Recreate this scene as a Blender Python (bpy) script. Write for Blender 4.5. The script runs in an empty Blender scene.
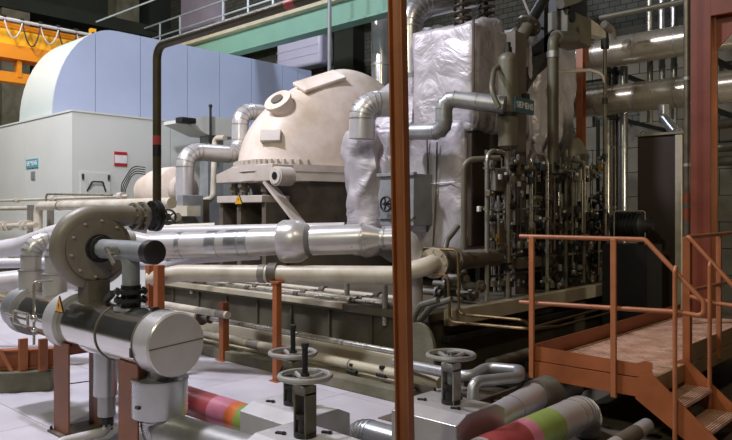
import bpy, math, random
from mathutils import Vector, Matrix, noise

# ------------------------------------------------------------------ camera, world, light
scene = bpy.context.scene
COL = scene.collection
F_PX, CX, HY, EYE = 691.0, 366.0, 213.0, 2.0
AX = Vector((0.732, -0.6815, 0.0)).normalized()      # world X in (right, depth)
BY = Vector((0.6815, 0.732, 0.0)).normalized()       # world Y in (right, depth)

cam_d = bpy.data.cameras.new('camera')
cam_d.sensor_width = 36.0
cam_d.lens = F_PX / 732.0 * 36.0
cam_d.shift_y = -(220.0 - HY) / 732.0
cam_d.clip_start = 0.05
cam = bpy.data.objects.new('camera', cam_d)
COL.objects.link(cam)
cam.location = (0, 0, EYE)
cam.rotation_euler = (math.radians(90), 0, math.atan2(0.6815, 0.732))
scene.camera = cam

world = bpy.data.worlds.new('hall_air')
scene.world = world
world.use_nodes = True
world.node_tree.nodes['Background'].inputs[0].default_value = (0.55, 0.6, 0.7, 1)
world.node_tree.nodes['Background'].inputs[1].default_value = 0.02

vs = scene.view_settings
vs.view_transform = 'Standard'
vs.look = 'None'
vs.exposure = 0.0
vs.gamma = 1.0
vs.use_curve_mapping = False

def lamp(name, loc, target, energy, size, color, spread=180):
    l = bpy.data.lights.new(name, 'AREA')
    l.shape = 'DISK'; l.size = size; l.energy = energy; l.color = color
    l.spread = math.radians(spread)
    o = bpy.data.objects.new(name, l)
    COL.objects.link(o)
    o.location = loc
    o.rotation_euler = (Vector(target) - Vector(loc)).to_track_quat('-Z', 'Y').to_euler()
    return o

lamp('hall_lamp', (-9.0, 1.8, 10.5), (-9.8, 4.5, 0), 1150, 0.9, (0.88, 0.88, 1.0))
lamp('hall_lamp', (-14.0, 1.0, 10.8), (-16.0, 7.0, 2), 760, 1.2, (0.84, 0.87, 1.0))
lamp('hall_lamp', (-2.5, -3.0, 7.5), (-7.5, 5.0, 1.5), 250, 0.8, (0.97, 0.97, 0.72))
lamp('hall_lamp', (0.5, 1.0, 9.5), (-3.0, 7.0, 0.5), 190, 1.0, (1.0, 0.80, 0.58))
lamp('gallery_fill', (-18.0, 12.5, 12.2), (-17.0, 17.0, 9.5), 260, 0.8, (0.86, 0.88, 1.0))  # added unseen fill to brighten the far brick wall and railing
lamp('gallery_fill', (-11.5, 12.6, 11.8), (-13.0, 16.0, 7.0), 420, 0.8, (0.76, 0.84, 1.0))  # second added fill, no real fitting, brightens the duct and duct box
lamp('wall_fill', (-0.5, 11.2, 2.6), (-3.5, 15.0, 3.6), 100, 0.5, (1.0, 0.88, 0.66))  # added low fill for highlights under the large wall pipes
lamp('crane_fill', (-17.5, 3.5, 11.0), (-21.0, 9.0, 6.2), 520, 0.8, (1.0, 0.93, 0.78))  # added unseen fill that brightens the yellow girder

# ------------------------------------------------------------------ photograph geometry helper
def RD(r, d, z):
    return Vector((AX.x * r + AX.y * d, BY.x * r + BY.y * d, z))

def P(px, py, X=None, Y=None, Z=None, d=None):
    """World point seen at a pixel, on the plane X=, Y=, Z= or at depth d."""
    k = (px - CX) / F_PX
    if Z is not None and X is None and Y is None and d is None:
        d = F_PX * (EYE - Z) / (py - HY)
    elif X is not None:
        d = X / (AX.x * k + AX.y)
    elif Y is not None:
        d = Y / (BY.x * k + BY.y)
    z = EYE - (py - HY) * d / F_PX
    if Z is not None: z = Z
    return RD(k * d, d, z)

def S(px_size, d):                      # a pixel length at depth d in metres
    return px_size * d / F_PX

# ------------------------------------------------------------------ materials
def lin(h):
    h = h.lstrip('#')
    c = [int(h[i:i + 2], 16) / 255 for i in (0, 2, 4)]
    return [x / 12.92 if x <= .04045 else ((x + .055) / 1.055) ** 2.4 for x in c]

def mat(name, hexa, rough=0.5, metal=0.0, hex2=None, scale=4.0, amt=0.5, bump=0.0, bscale=30.0, emit=None, coat=0.0, aniso=None):
    m = bpy.data.materials.new(name)
    m.use_nodes = True
    nt = m.node_tree; N = nt.nodes; L = nt.links
    b = N['Principled BSDF']
    b.inputs['Roughness'].default_value = rough
    b.inputs['Metallic'].default_value = metal
    if coat: b.inputs['Coat Weight'].default_value = coat
    tc = N.new('ShaderNodeTexCoord')
    c1 = lin(hexa)
    c2 = lin(hex2) if hex2 else [x * 0.72 for x in c1]
    nz = N.new('ShaderNodeTexNoise')
    nz.inputs['Scale'].default_value = scale
    nz.inputs['Detail'].default_value = 6
    nz.inputs['Roughness'].default_value = 0.62
    L.new(tc.outputs['Object'], nz.inputs['Vector'])
    if aniso:
        mp = N.new('ShaderNodeMapping'); mp.inputs['Scale'].default_value = aniso
        L.new(tc.outputs['Object'], mp.inputs['Vector']); L.new(mp.outputs[0], nz.inputs['Vector'])
    cr = N.new('ShaderNodeValToRGB')
    cr.color_ramp.elements[0].position = 0.5 - 0.28 / max(amt, .05) * 0.5
    cr.color_ramp.elements[1].position = min(1, 0.5 + 0.28 / max(amt, .05) * 0.5)
    cr.color_ramp.elements[0].position = max(0, cr.color_ramp.elements[0].position)
    cr.color_ramp.elements[0].color = (*c2, 1)
    cr.color_ramp.elements[1].color = (*c1, 1)
    L.new(nz.outputs['Fac'], cr.inputs['Fac'])
    L.new(cr.outputs['Color'], b.inputs['Base Color'])
    rr = N.new('ShaderNodeMapRange')
    rr.inputs['To Min'].default_value = max(0.05, rough - .09); rr.inputs['To Max'].default_value = min(1, rough + .09)
    L.new(nz.outputs['Fac'], rr.inputs['Value']); L.new(rr.outputs[0], b.inputs['Roughness'])
    if bump:
        n2 = N.new('ShaderNodeTexNoise'); n2.inputs['Scale'].default_value = bscale; n2.inputs['Detail'].default_value = 5
        L.new(tc.outputs['Object'], n2.inputs['Vector'])
        bp = N.new('ShaderNodeBump'); bp.inputs['Strength'].default_value = bump; bp.inputs['Distance'].default_value = 0.02
        L.new(n2.outputs['Fac'], bp.inputs['Height']); L.new(bp.outputs[0], b.inputs['Normal'])
    if emit:
        b.inputs['Emission Color'].default_value = (*lin(hexa), 1); b.inputs['Emission Strength'].default_value = emit
    return m

def brick_mat(name, c1, c2, mortar, scale, rough=.9):
    m = bpy.data.materials.new(name); m.use_nodes = True
    nt = m.node_tree; N = nt.nodes; L = nt.links
    b = N['Principled BSDF']; b.inputs['Roughness'].default_value = rough
    tc = N.new('ShaderNodeTexCoord')
    mp = N.new('ShaderNodeMapping'); mp.inputs['Rotation'].default_value = (math.radians(90), 0, 0)
    bt = N.new('ShaderNodeTexBrick')
    bt.inputs['Color1'].default_value = (*lin(c1), 1); bt.inputs['Color2'].default_value = (*lin(c2), 1); bt.inputs['Mortar'].default_value = (*lin(mortar), 1)
    bt.inputs['Scale'].default_value = scale; bt.inputs['Mortar Size'].default_value = .02
    L.new(tc.outputs['Object'], mp.inputs['Vector']); L.new(mp.outputs[0], bt.inputs['Vector'])
    L.new(bt.outputs['Color'], b.inputs['Base Color'])
    bp = N.new('ShaderNodeBump'); bp.inputs['Strength'].default_value = .6; bp.inputs['Distance'].default_value = .02; bp.invert = True
    L.new(bt.outputs['Fac'], bp.inputs['Height']); L.new(bp.outputs[0], b.inputs['Normal'])
    return m

M = {}
M['floor'] = mat('pale_concrete', '#c8c4cb', .5, 0, '#b0a9b0', 1.2, .6, .05, 40)
M['floor_joint'] = mat('floor_joint', '#8f8890', .8)
M['concrete'] = mat('olive_concrete', '#7d7868', .85, 0, '#57533f', 2.0, .8, .25, 20)
M['plinth'] = mat('plinth_paint', '#544f40', .7, 0, '#3d382c', 1.2, .7, .1, 14)
M['beige'] = mat('beige_paint', '#c4bca6', .5, 0, '#a69c84', 3.0, .5)
M['gen'] = mat('generator_paint', '#d0d1cb', .5, 0, '#c5c8c2', .8, .5)
M['hood'] = mat('hood_paint', '#b3bcd4', .34, .1, '#a6b0c8', .6, .5)
M['hoodroof'] = mat('hood_roof_paint', '#c8d2d0', .42, 0, '#b8c4c0', .6, .5)
M['seam'] = mat('panel_gap', '#4d5260', .8)
M['casing'] = mat('casing_cream_paint', '#ebddd3', .42, 0, '#cdbba6', 1.6, .8, .12, 9)
M['casing2'] = mat('casing_grey_paint', '#c7bdb4', .5, 0, '#a79c8f', 2.5, .6, .1, 16)
M['dkcase'] = mat('dark_casing', '#6b6255', .6, 0, '#453f36', 2.0, .7, .1, 12)
M['alu'] = mat('aluminium_cladding', '#c9cbd0', .3, .85, '#a9a8a6', 2.0, .5, .06, 6)
M['aludull'] = mat('dull_aluminium', '#b6b7ba', .42, .7, '#96948f', 3.0, .6, .06, 8)
M['chrome'] = mat('bright_cladding', '#dcdad8', .2, .8, '#bdb8b0', 2.0, .5, .03, 5)
M['white'] = mat('white_pipe_paint', '#c9c7ca', .35, 0, '#b0abaa', 3.0, .5)
M['cream'] = mat('cream_pipe_paint', '#cfc8b8', .42, 0, '#ab9f8a', 3.0, .6)
M['clad'] = mat('clad_pipe_sheet', '#d2cfd0', .3, .4, '#b5b0ac', 2.0, .5, .05, 6)
M['rackgrey'] = mat('olive_grey_paint', '#6f6a5b', .45, .1, '#575244', 2.5, .6)
M['wallchrome'] = mat('warm_polished_cladding', '#cfc5b5', .25, .65, '#a99e8d', 1.5, .6, .03, 4)
M['wheel'] = mat('worn_wheel_paint', '#a8a5a2', .45, .2, '#7f7c79', 4, .6)
M['slab'] = mat('dark_plinth_top', '#5f5848', .6, 0, '#453f33', 2.0, .7)  # plinth top, darker than the beige front ledge
M['grey'] = mat('grey_machine_paint', '#94979a', .45, .1, '#777a7b', 3.0, .6)
M['dkgrey'] = mat('dark_grey_iron', '#3a3a3a', .45, .4, '#262524', 5.0, .6)
M['black'] = mat('black_rubber', '#17171a', .5, 0, '#0e0e10', 5.0, .5)
M['taupe'] = mat('taupe_paint', '#878075', .45, .05, '#6d665c', 2.5, .6)
M['olive'] = mat('olive_brown_pipe', '#4b4433', .4, .1, '#37311f', 3.0, .6)
M['orange'] = mat('orange_paint', '#a25d33', .5, 0, '#874924', 2.5, .7, .06, 25)
M['orangel'] = mat('orange_rail_paint', '#ae6d47', .42, 0, '#935734', 4.0, .6)
M['redox'] = mat('red_oxide_paint', '#823c21', .5, 0, '#652b16', 2.0, .7, .06, 25)
M['brownox'] = mat('brown_column_paint', '#8f5735', .5, 0, '#744328', 2.5, .7, .06, 25)
M['colbrown'] = mat('column_brown_paint', '#96592f', .5, 0, '#7a4522', 2.5, .7, .06, 25)
M['mirror'] = mat('mirror_cladding', '#dedcd8', .13, .95, '#c4bfb6', 2.0, .5, .03, 5)
M['deck'] = mat('worn_lit_deck_paint', '#cfaa92', .6, 0, '#a67b62', 5.0, .9, .2, 60)  # worn tones, lightened so the colour carries warm light on the deck
M['tan'] = mat('tan_paint', '#a78359', .55, 0, '#8a6a45', 3.0, .6)
M['yellow'] = mat('crane_yellow', '#f0b320', .45, 0, '#e0a014', 1.0, .5)
M['amber'] = mat('crane_amber', '#e08a14', .5, 0, '#c97a0e', 1.0, .5)
M['green'] = mat('green_beam_paint', '#86b3a4', .5, 0, '#78a695', 1.0, .5)
M['greenlt'] = mat('cream_flange_paint', '#cfc6ac', .5)
M['pgreen'] = mat('pipe_green', '#93a45a', .35, 0, '#7c8d47', 3, .5)
M['pred'] = mat('pipe_red', '#b0545a', .35, 0, '#8c3330', 3, .5)
M['ppink'] = mat('pipe_pink', '#d08295', .35, 0, '#b96c80', 3, .5)
M['porange'] = mat('pipe_orange', '#d8743f', .35, 0, '#c4622f', 3, .5)
M['sheet'] = mat('galvanised_sheet', '#d2d0d6', .33, .15, '#b9b6b9', 2.0, .6, .03, 5)
M['copper'] = mat('copper_tube', '#97805a', .35, .8, '#76603f', 4, .5)
M['steel'] = mat('steel_tube', '#b9b5aa', .28, .6, '#8f8b80', 5, .5)
M['dksteel'] = mat('dark_steel_tube', '#7b7264', .35, .5, '#564e42', 5, .6)
M['cabinet'] = mat('dark_brown_cabinet', '#3b2b21', .6, 0, '#2f211a', 1.5, .5)
M['cabtrim'] = mat('cabinet_trim', '#8f8775', .5)
M['tri'] = mat('warning_yellow', '#e5a51c', .45)
M['signteal'] = mat('sign_teal', '#2c5d6b', .4)
M['signblue'] = mat('sign_light_teal', '#5aa5b5', .4)
M['signwhite'] = mat('sign_white', '#e8e8e8', .5)
M['signred'] = mat('sign_red', '#b8242a', .5)
M['brass'] = mat('brass_fitting', '#8f7440', .35, .7)
M['blue'] = mat('blue_cap', '#4b7391', .4)
M['cork'] = mat('spring_steel', '#4c4437', .4, .5)
M['hose'] = mat('hose_grey', '#6b675c', .5, .2)
M['window'] = mat('lavender_panel', '#e2e1f6', .35, 0, '#d0cfee', 1.0, .5)
M['wallconc'] = mat('wall_concrete', '#6f6a5c', .9, 0, '#504b40', .8, .8, .2, 8)
M['walllav'] = mat('pilaster_paint', '#b9adbb', .8, 0, '#a597a6', .8, .7)
M['dark'] = mat('dark_wall', '#32372f', .9, 0, '#242820', .6, .7)
M['brick'] = brick_mat('dark_brick', '#55554b', '#46463d', '#2a2a24', 1.7)
M['rail'] = mat('gallery_rail_paint', '#cfdadd', .5)

# crumpled insulation cloth
def cloth_mat():
    m = mat('insulation_cloth', '#c4bec2', .42, .22, '#a49c9e', 1.2, .7)
    nt = m.node_tree; N = nt.nodes; L = nt.links
    b = N['Principled BSDF']
    tc = N.new('ShaderNodeTexCoord')
    n1 = N.new('ShaderNodeTexNoise'); n1.inputs['Scale'].default_value = 1.5; n1.inputs['Detail'].default_value = 4; n1.inputs['Distortion'].default_value = 1.6
    n2 = N.new('ShaderNodeTexVoronoi'); n2.feature = 'DISTANCE_TO_EDGE'; n2.inputs['Scale'].default_value = 1.5
    L.new(tc.outputs['Object'], n1.inputs['Vector'])
    mx = N.new('ShaderNodeVectorMath'); mx.operation = 'MULTIPLY_ADD'
    mx.inputs[1].default_value = (.7, .7, .7)
    L.new(n1.outputs['Color'], mx.inputs[0]); L.new(tc.outputs['Object'], mx.inputs[2]); L.new(mx.outputs[0], n2.inputs['Vector'])
    ad = N.new('ShaderNodeMath'); ad.operation = 'MULTIPLY_ADD'; ad.inputs[1].default_value = 1.2
    L.new(n2.outputs['Distance'], ad.inputs[0]); L.new(n1.outputs['Fac'], ad.inputs[2])
    bp = N.new('ShaderNodeBump'); bp.inputs['Strength'].default_value = .42; bp.inputs['Distance'].default_value = .09
    L.new(ad.outputs[0], bp.inputs['Height']); L.new(bp.outputs[0], b.inputs['Normal'])
    return m
M['cloth'] = cloth_mat()

# ------------------------------------------------------------------ mesh builder
def frame(t):
    t = t.normalized()
    u = Vector((0, 0, 1)) if abs(t.z) < .9 else Vector((1, 0, 0))
    a = t.cross(u).normalized(); b = t.cross(a).normalized()
    return a, b

class MB:
    def __init__(s): s.v = []; s.f = []
    def quad(s, *pts):
        n = len(s.v); s.v += [Vector(p) for p in pts]; s.f.append(tuple(range(n, n + len(pts)))); return s
    def hexa(s, p):                       # 8 points: bottom loop 0-3, top loop 4-7
        n = len(s.v); s.v += [Vector(q) for q in p]
        for f in ((3, 2, 1, 0), (4, 5, 6, 7), (0, 1, 5, 4), (1, 2, 6, 5), (2, 3, 7, 6), (3, 0, 4, 7)):
            s.f.append(tuple(n + i for i in f))
        return s
    def box(s, x0, x1, y0, y1, z0, z1):
        return s.hexa([(x0, y0, z0), (x1, y0, z0), (x1, y1, z0), (x0, y1, z0), (x0, y0, z1), (x1, y0, z1), (x1, y1, z1), (x0, y1, z1)])
    def cbox(s, c, sx, sy, sz, rz=0):
        c = Vector(c); m = Matrix.Rotation(rz, 3, 'Z'); p = []
        for z in (-.5, .5):
            for x, y in ((-.5, -.5), (.5, -.5), (.5, .5), (-.5, .5)):
                p.append(c + m @ Vector((x * sx, y * sy, z * sz)))
        return s.hexa(p)
    def bar(s, a, b, w, h, up=Vector((0, 0, 1))):      # rectangular bar a->b, h along up
        a = Vector(a); b = Vector(b); t = (b - a).normalized()
        sd = t.cross(up); sd = sd.normalized() if sd.length > 1e-4 else Vector((1, 0, 0))
        u = sd.cross(t).normalized(); p = []
        for q in (a, b):
            p += [q - sd * w / 2 - u * h / 2, q + sd * w / 2 - u * h / 2, q + sd * w / 2 + u * h / 2, q - sd * w / 2 + u * h / 2]
        return s.hexa(p)
    def prism(s, poly, off):               # poly: 3D loop, extruded by vector off
        n = len(s.v); k = len(poly); off = Vector(off)
        s.v += [Vector(p) for p in poly] + [Vector(p) + off for p in poly]
        s.f.append(tuple(range(n + k - 1, n - 1, -1))); s.f.append(tuple(range(n + k, n + 2 * k)))
        for i in range(k):
            j = (i + 1) % k; s.f.append((n + i, n + j, n + k + j, n + k + i))
        return s
    def loft(s, rings, cap0=True, cap1=True):
        n = len(s.v); k = len(rings[0])
        for r in rings: s.v += r
        for i in range(len(rings) - 1):
            for j in range(k):
                q = (j + 1) % k
                s.f.append((n + i * k + j, n + i * k + q, n + (i + 1) * k + q, n + (i + 1) * k + j))
        if cap0: s.f.append(tuple(n + j for j in range(k - 1, -1, -1)))
        if cap1: s.f.append(tuple(n + (len(rings) - 1) * k + j for j in range(k)))
        return s
    def lathe(s, o, axis, prof, seg=24, cap0=True, cap1=True):     # prof: (t along axis, radius)
        o = Vector(o); t = Vector(axis).normalized(); a, b = frame(t); rings = []
        for d, r in prof:
            r = max(r, 1e-4)
            rings.append([o + t * d + (a * math.cos(2 * math.pi * i / seg) + b * math.sin(2 * math.pi * i / seg)) * r for i in range(seg)])
        return s.loft(rings, cap0, cap1)
    def cyl(s, a, b, r, r2=None, seg=20):
        a = Vector(a); b = Vector(b)
        return s.lathe(a, b - a, [(0, r), ((b - a).length, r if r2 is None else r2)], seg)
    def torus(s, c, axis, R, r, seg=32, k=8, a0=0, a1=2 * math.pi):
        c = Vector(c); t = Vector(axis).normalized(); a, b = frame(t)
        full = abs(a1 - a0 - 2 * math.pi) < 1e-6; rings = []
        for i in range(seg if full else seg + 1):
            an = a0 + (a1 - a0) * i / seg; e = a * math.cos(an) + b * math.sin(an)
            rings.append([c + e * (R + r * math.cos(2 * math.pi * j / k)) + t * r * math.sin(2 * math.pi * j / k) for j in range(k)])
        if full: rings.append(list(rings[0]))
        return s.loft(rings, not full, not full)
    def ball(s, c, r, seg=16, k=10, sc=(1, 1, 1)):
        c = Vector(c); rings = []
        for i in range(k + 1):
            ph = -math.pi / 2 + math.pi * i / k; q = max(math.cos(ph), 1e-3)
            rings.append([c + Vector((r * sc[0] * q * math.cos(2 * math.pi * j / seg), r * sc[1] * q * math.sin(2 * math.pi * j / seg), r * sc[2] * math.sin(ph))) for j in range(seg)])
        return s.loft(rings)
    def sweep(s, path, r, seg=14):
        n = len(path); rings = []
        tang = []
        for i in range(n):
            t = (path[min(i + 1, n - 1)] - path[max(i - 1, 0)])
            tang.append(t.normalized())
        a, b = frame(tang[0])
        for i in range(n):
            t = tang[i]
            a = (a - t * a.dot(t)); a = a.normalized() if a.length > 1e-5 else frame(t)[0]
            b = t.cross(a)
            rr = r[i] if isinstance(r, (list, tuple)) else r
            rings.append([path[i] + (a * math.cos(2 * math.pi * j / seg) + b * math.sin(2 * math.pi * j / seg)) * rr for j in range(seg)])
        return s.loft(rings)
    def tube(s, pts, r, bend=None, seg=14, bseg=6):
        return s.sweep(fillet(pts, r * 1.6 if bend is None else bend, bseg), r, seg)

def fillet(pts, R, n=6):
    pts = [Vector(p) for p in pts]
    out = [pts[0]]
    for i in range(1, len(pts) - 1):
        p, q, w = pts[i - 1], pts[i], pts[i + 1]
        u = (p - q); v = (w - q); lu, lv = u.length, v.length
        u.normalize(); v.normalize()
        c = max(-1, min(1, u.dot(v))); ang = math.acos(c)
        if ang > math.pi - .02 or ang < .02: out.append(q); continue
        L = min(R / math.tan(ang / 2), lu * .49, lv * .49)
        Rr = L * math.tan(ang / 2)
        bis = (u + v).normalized(); cen = q + bis * (Rr / math.sin(ang / 2))
        a = q + u * L - cen; b = q + v * L - cen
        tot = a.angle(b); axis = a.cross(b).normalized()
        for k in range(n + 1):
            out.append(cen + Matrix.Rotation(tot * k / n, 3, axis) @ a)
    out.append(pts[-1])
    return out

def emit_mesh(name, mb, m, smooth=True, sharp=38, off=Vector((0, 0, 0))):
    me = bpy.data.meshes.new(name)
    me.from_pydata([tuple(Vector(v) - off) for v in mb.v], [], mb.f)
    me.materials.append(M[m] if isinstance(m, str) else m)
    import bmesh
    bm = bmesh.new(); bm.from_mesh(me)
    bmesh.ops.recalc_face_normals(bm, faces=bm.faces)
    bm.to_mesh(me); bm.free()
    if smooth:
        me.polygons.foreach_set('use_smooth', [True] * len(me.polygons))
        me.set_sharp_from_angle(angle=math.radians(sharp))
    me.update()
    return me

def tag(o, label=None, cat=None, group=None, kind=None):
    if label: o['label'] = label
    if cat: o['category'] = cat
    if group: o['group'] = group
    if kind: o['kind'] = kind
    return o

def root_of(o):
    while o.parent: o = o.parent
    return o

def thing(name, label, cat, loc, group=None, kind=None):
    o = bpy.data.objects.new(name, None); COL.objects.link(o)
    o.empty_display_size = .1; o.location = Vector(loc)
    return tag(o, label, cat, group, kind)

def part(parent, name, mb, m, smooth=True, sharp=38, bevel=0, label=None, kind=None):
    off = Vector(root_of(parent).location)
    o = bpy.data.objects.new(name, emit_mesh(name, mb, m, smooth, sharp, off)); COL.objects.link(o)
    o.parent = parent
    if bevel: add_bevel(o, bevel)
    if label: o['label'] = label
    if kind: o['kind'] = kind
    return o

def add_bevel(o, w, n=2):
    b = o.modifiers.new('soft_edges', 'BEVEL'); b.width = w; b.segments = n; b.limit_method = 'ANGLE'; b.angle_limit = math.radians(50)

def single(name, label, cat, mb, m, group=None, kind=None, smooth=True, bevel=0):
    xs = [v[0] for v in mb.v]; ys = [v[1] for v in mb.v]; zs = [v[2] for v in mb.v]
    off = Vector(((min(xs) + max(xs)) / 2, (min(ys) + max(ys)) / 2, min(zs)))
    o = bpy.data.objects.new(name, emit_mesh(name, mb, m, smooth, 38, off)); COL.objects.link(o)
    o.location = off
    if bevel: add_bevel(o, bevel)
    return tag(o, label, cat, group, kind)

def struct(name, mb, m, bevel=0):
    o = single(name, None, None, mb, m, kind='structure', bevel=bevel)
    return o

def copy_part(o, loc, parent=None):
    c = o.copy(); COL.objects.link(c); c.location = loc
    if parent: c.parent = parent
    return c

def copy_tree(o, parent=None):
    c = o.copy(); COL.objects.link(c); c.parent = parent
    for ch in list(o.children): copy_tree(ch, c)
    return c

def along(path, s):
    """point and tangent at fraction s of a polyline"""
    L = [0]
    for i in range(len(path) - 1): L.append(L[-1] + (path[i + 1] - path[i]).length)
    t = s * L[-1]
    for i in range(len(path) - 1):
        if t <= L[i + 1] or i == len(path) - 2:
            k = (t - L[i]) / max(1e-6, L[i + 1] - L[i]); return path[i].lerp(path[i + 1], k), (path[i + 1] - path[i]).normalized()

def flange_mb(c, t, R, w, bolts=8, bolt=.012):
    mb = MB(); c = Vector(c); t = Vector(t).normalized()
    mb.cyl(c - t * w / 2, c + t * w / 2, R, seg=24)
    a, b = frame(t)
    for i in range(bolts):
        an = 2 * math.pi * i / bolts
        q = c + (a * math.cos(an) + b * math.sin(an)) * R * .84
        mb.cyl(q - t * w * .95, q + t * w * .95, bolt, seg=6)
    return mb

def pipe(name, label, pts, r, m, bend=None, seg=16, bseg=6, bands=(), flanges=(), seams=False, cat='pipe', group=None, band_m='aludull', flange_m=None, colour=()):
    """one pipe run. bands: (fraction, width, factor); flanges: (fraction, factor, width); colour: (s0, s1, material)"""
    pts = [Vector(p) for p in pts]
    bd = r * 1.6 if bend is None else bend
    path = fillet(pts, bd, bseg)
    mb = MB().sweep(path, r, seg)
    if not (bands or flanges or seams or colour):
        return single(name, label, cat, mb, m, group)
    zmin = min(p.z for p in pts)
    t = thing(name, label, cat, (pts[0].x, pts[0].y, zmin), group)
    body = part(t, 'pipe_body', mb, m)
    for s, w, k in bands:
        c, d = along(path, s); part(t, 'clamp_band', MB().cyl(c - d * w / 2, c + d * w / 2, r * k, seg=seg), band_m)
    for s, k, w in flanges:
        c, d = along(path, s); part(t, 'flange', flange_mb(c, d, r * k, w, 8, r * .13), flange_m or m)
    for s0, s1, cm in colour:
        n = 6; cp = [along(path, s0 + (s1 - s0) * i / n)[0] for i in range(n + 1)]
        part(t, 'colour_band', MB().sweep(cp, r * 1.012, seg), cm)
    if seams:
        for i in range(1, len(path) - 1):
            d = (path[i + 1] - path[i - 1]).normalized()
            if (path[i + 1] - path[i]).angle(path[i] - path[i - 1]) < .02: continue
            part(t, 'seam_ring', MB().cyl(path[i] - d * .008, path[i] + d * .008, r * 1.035, seg=seg), 'aludull')
    return t

def text_obj(parent, name, body, size, loc, rot, m, extrude=.002):
    cu = bpy.data.curves.new(name, 'FONT'); cu.body = body; cu.size = size; cu.extrude = extrude
    cu.align_x = 'CENTER'; cu.align_y = 'CENTER'; cu.offset = size * .012
    o = bpy.data.objects.new(name, cu); COL.objects.link(o)
    dg = bpy.context.evaluated_depsgraph_get()
    me = bpy.data.meshes.new_from_object(o.evaluated_get(dg)); me.name = name
    me.materials.clear(); me.materials.append(M[m])
    bpy.data.objects.remove(o)
    q = bpy.data.objects.new(name, me); COL.objects.link(q)
    q.parent = parent; q.location = Vector(loc) - Vector(root_of(parent).location); q.rotation_euler = rot
    return q

R90 = math.pi / 2
EX, EY, EZ = Vector((1, 0, 0)), Vector((0, 1, 0)), Vector((0, 0, 1))
random.seed(7)
#@@STRUCTURE
# ------------------------------------------------------------------ the hall
XL, XR, YF, YB, ZT = -28.0, 7.0, -8.0, 17.0, 13.0
fl = struct('floor', MB().box(XL, XR, YF, YB, -.3, -.012), 'floor_joint')
slab_me = None
SL = 1.35
for i in range(-12, 5):
    for j in range(-1, 5):
        x, y = i * SL, j * SL
        if slab_me is None:
            slab_me = emit_mesh('floor_slab', MB().box(.003, SL - .003, .003, SL - .003, -.012, 0), 'floor', False)
        o = bpy.data.objects.new('floor_slab', slab_me); COL.objects.link(o); o.parent = fl; o.location = Vector((x, y, 0)) - fl.location
# outside the slabs the screed is plain
part(fl, 'floor_screed', MB().box(XL, -12 * SL, YF, YB, -.012, 0).box(5 * SL, XR, YF, YB, -.012, 0).box(-12 * SL, 5 * SL, YF, -SL, -.012, 0).box(-12 * SL, 5 * SL, 5 * SL, YB, -.012, 0), 'concrete', False)
wb = struct('wall_back', MB().box(XL, XR, YB, YB + .3, 0, ZT), 'brick')
struct('wall_left', MB().box(XL - .3, XL, YF, YB, 0, ZT), 'dark')
struct('wall_right', MB().box(XR, XR + .3, YF, YB, 0, ZT), 'dark')
struct('wall_front', MB().box(XL, XR, YF - .3, YF, 0, ZT), 'dark')
ce = struct('ceiling', MB().box(XL, XR, YF, YB, ZT, ZT + .3), 'dark')
# concrete block facing of the back wall behind the pipe run
blk = emit_mesh('wall_block', MB().box(.008, 1.192, -.12, 0, .008, .592), 'wallconc', False)
for i in range(13):
    for j in range(11):
        if j in (7, 8) and i % 3 == 1: continue          # dark recesses between the blocks
        o = bpy.data.objects.new('wall_block', blk); COL.objects.link(o); o.parent = wb
        o.location = Vector((-9.6 + i * 1.2 + (.6 if j % 2 else 0), YB, j * .6)) - wb.location
# pilasters of the hall
for x0, x1, m in ((P(181, 10, Y=16.45).x, P(214, 10, Y=16.45).x, 'walllav'), (-16.8, -15.9, 'dark')):
    part(wb, 'pilaster', MB().box(x0, x1, YB - .55, YB, 0, ZT), m, False)
wl = bpy.data.objects['wall_left']
for y0 in (4.0, 9.5, 14.0):
    part(wl, 'pilaster', MB().box(XL, XL + .8, y0, y0 + 1.0, 0, ZT), 'concrete', False)
part(wl, 'ledge', MB().box(XL, XL + .9, YF, YB, 9.6, 10.1), 'dark', False)
for y0 in (-4, 1.5, 7, 12.5):
    part(ce, 'roof_beam', MB().box(XL, XR, y0, y0 + .4, ZT - .7, ZT), 'concrete', False)

# ------------------------------------------------------------------ crane bridge (yellow)
xg = -20.6
a = P(-60, 14, X=xg); b = P(135, 50, X=xg)
y0, y1 = a.y - 3, 14.5
zt = P(40, 29, X=xg).z; z1 = P(40, 34, X=xg).z; z2 = P(40, 50, X=xg).z; z3 = P(40, 64, X=xg).z
cr = thing('crane_bridge', 'yellow overhead crane bridge girder behind the generator hood', 'crane', (xg, (y0 + y1) / 2, z3))
part(cr, 'girder_web', MB().box(xg - .12, xg + .02, y0, y1, z2, zt), 'yellow', False)
part(cr, 'top_flange', MB().box(xg - .35, xg + .05, y0, y1, z1, zt), 'amber', False)
part(cr, 'bottom_flange', MB().box(xg - .4, xg + .2, y0, y1, z3, z2 - .02), 'amber', False)
part(cr, 'end_stop', MB().cbox((xg + .1, P(91, 34, X=xg).y, zt + .1), .16, .16, .36), 'yellow')
part(cr, 'cable_rail', MB().tube([(xg + .3, y0, zt + .03), (xg + .3, y1, zt + .03)], .05, seg=8), 'white')
for k in range(6):
    yy = P(4 + k * 18, 30, X=xg + .3).y
    part(cr, 'cable_trolley', MB().cbox((xg + .3, yy, zt + .06), .08, .1, .14), 'dkgrey')
    yn = P(22 + k * 18, 30, X=xg + .3).y
    dip = .62 if k % 2 else .45
    pts = [Vector((xg + .34, yy + (yn - yy) * t / 8, zt - .02 - dip * math.sin(math.pi * t / 8) ** .8)) for t in range(9)]
    part(cr, 'festoon_cable', MB().sweep(pts, .02, 8), 'dkgrey' if k % 2 else 'white')
zz = P(20, 78, X=xg).z
part(cr, 'lower_girder', MB().box(xg - .3, xg + .1, y0, y1, zz - .16, zz + .12), 'amber', False)
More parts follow.
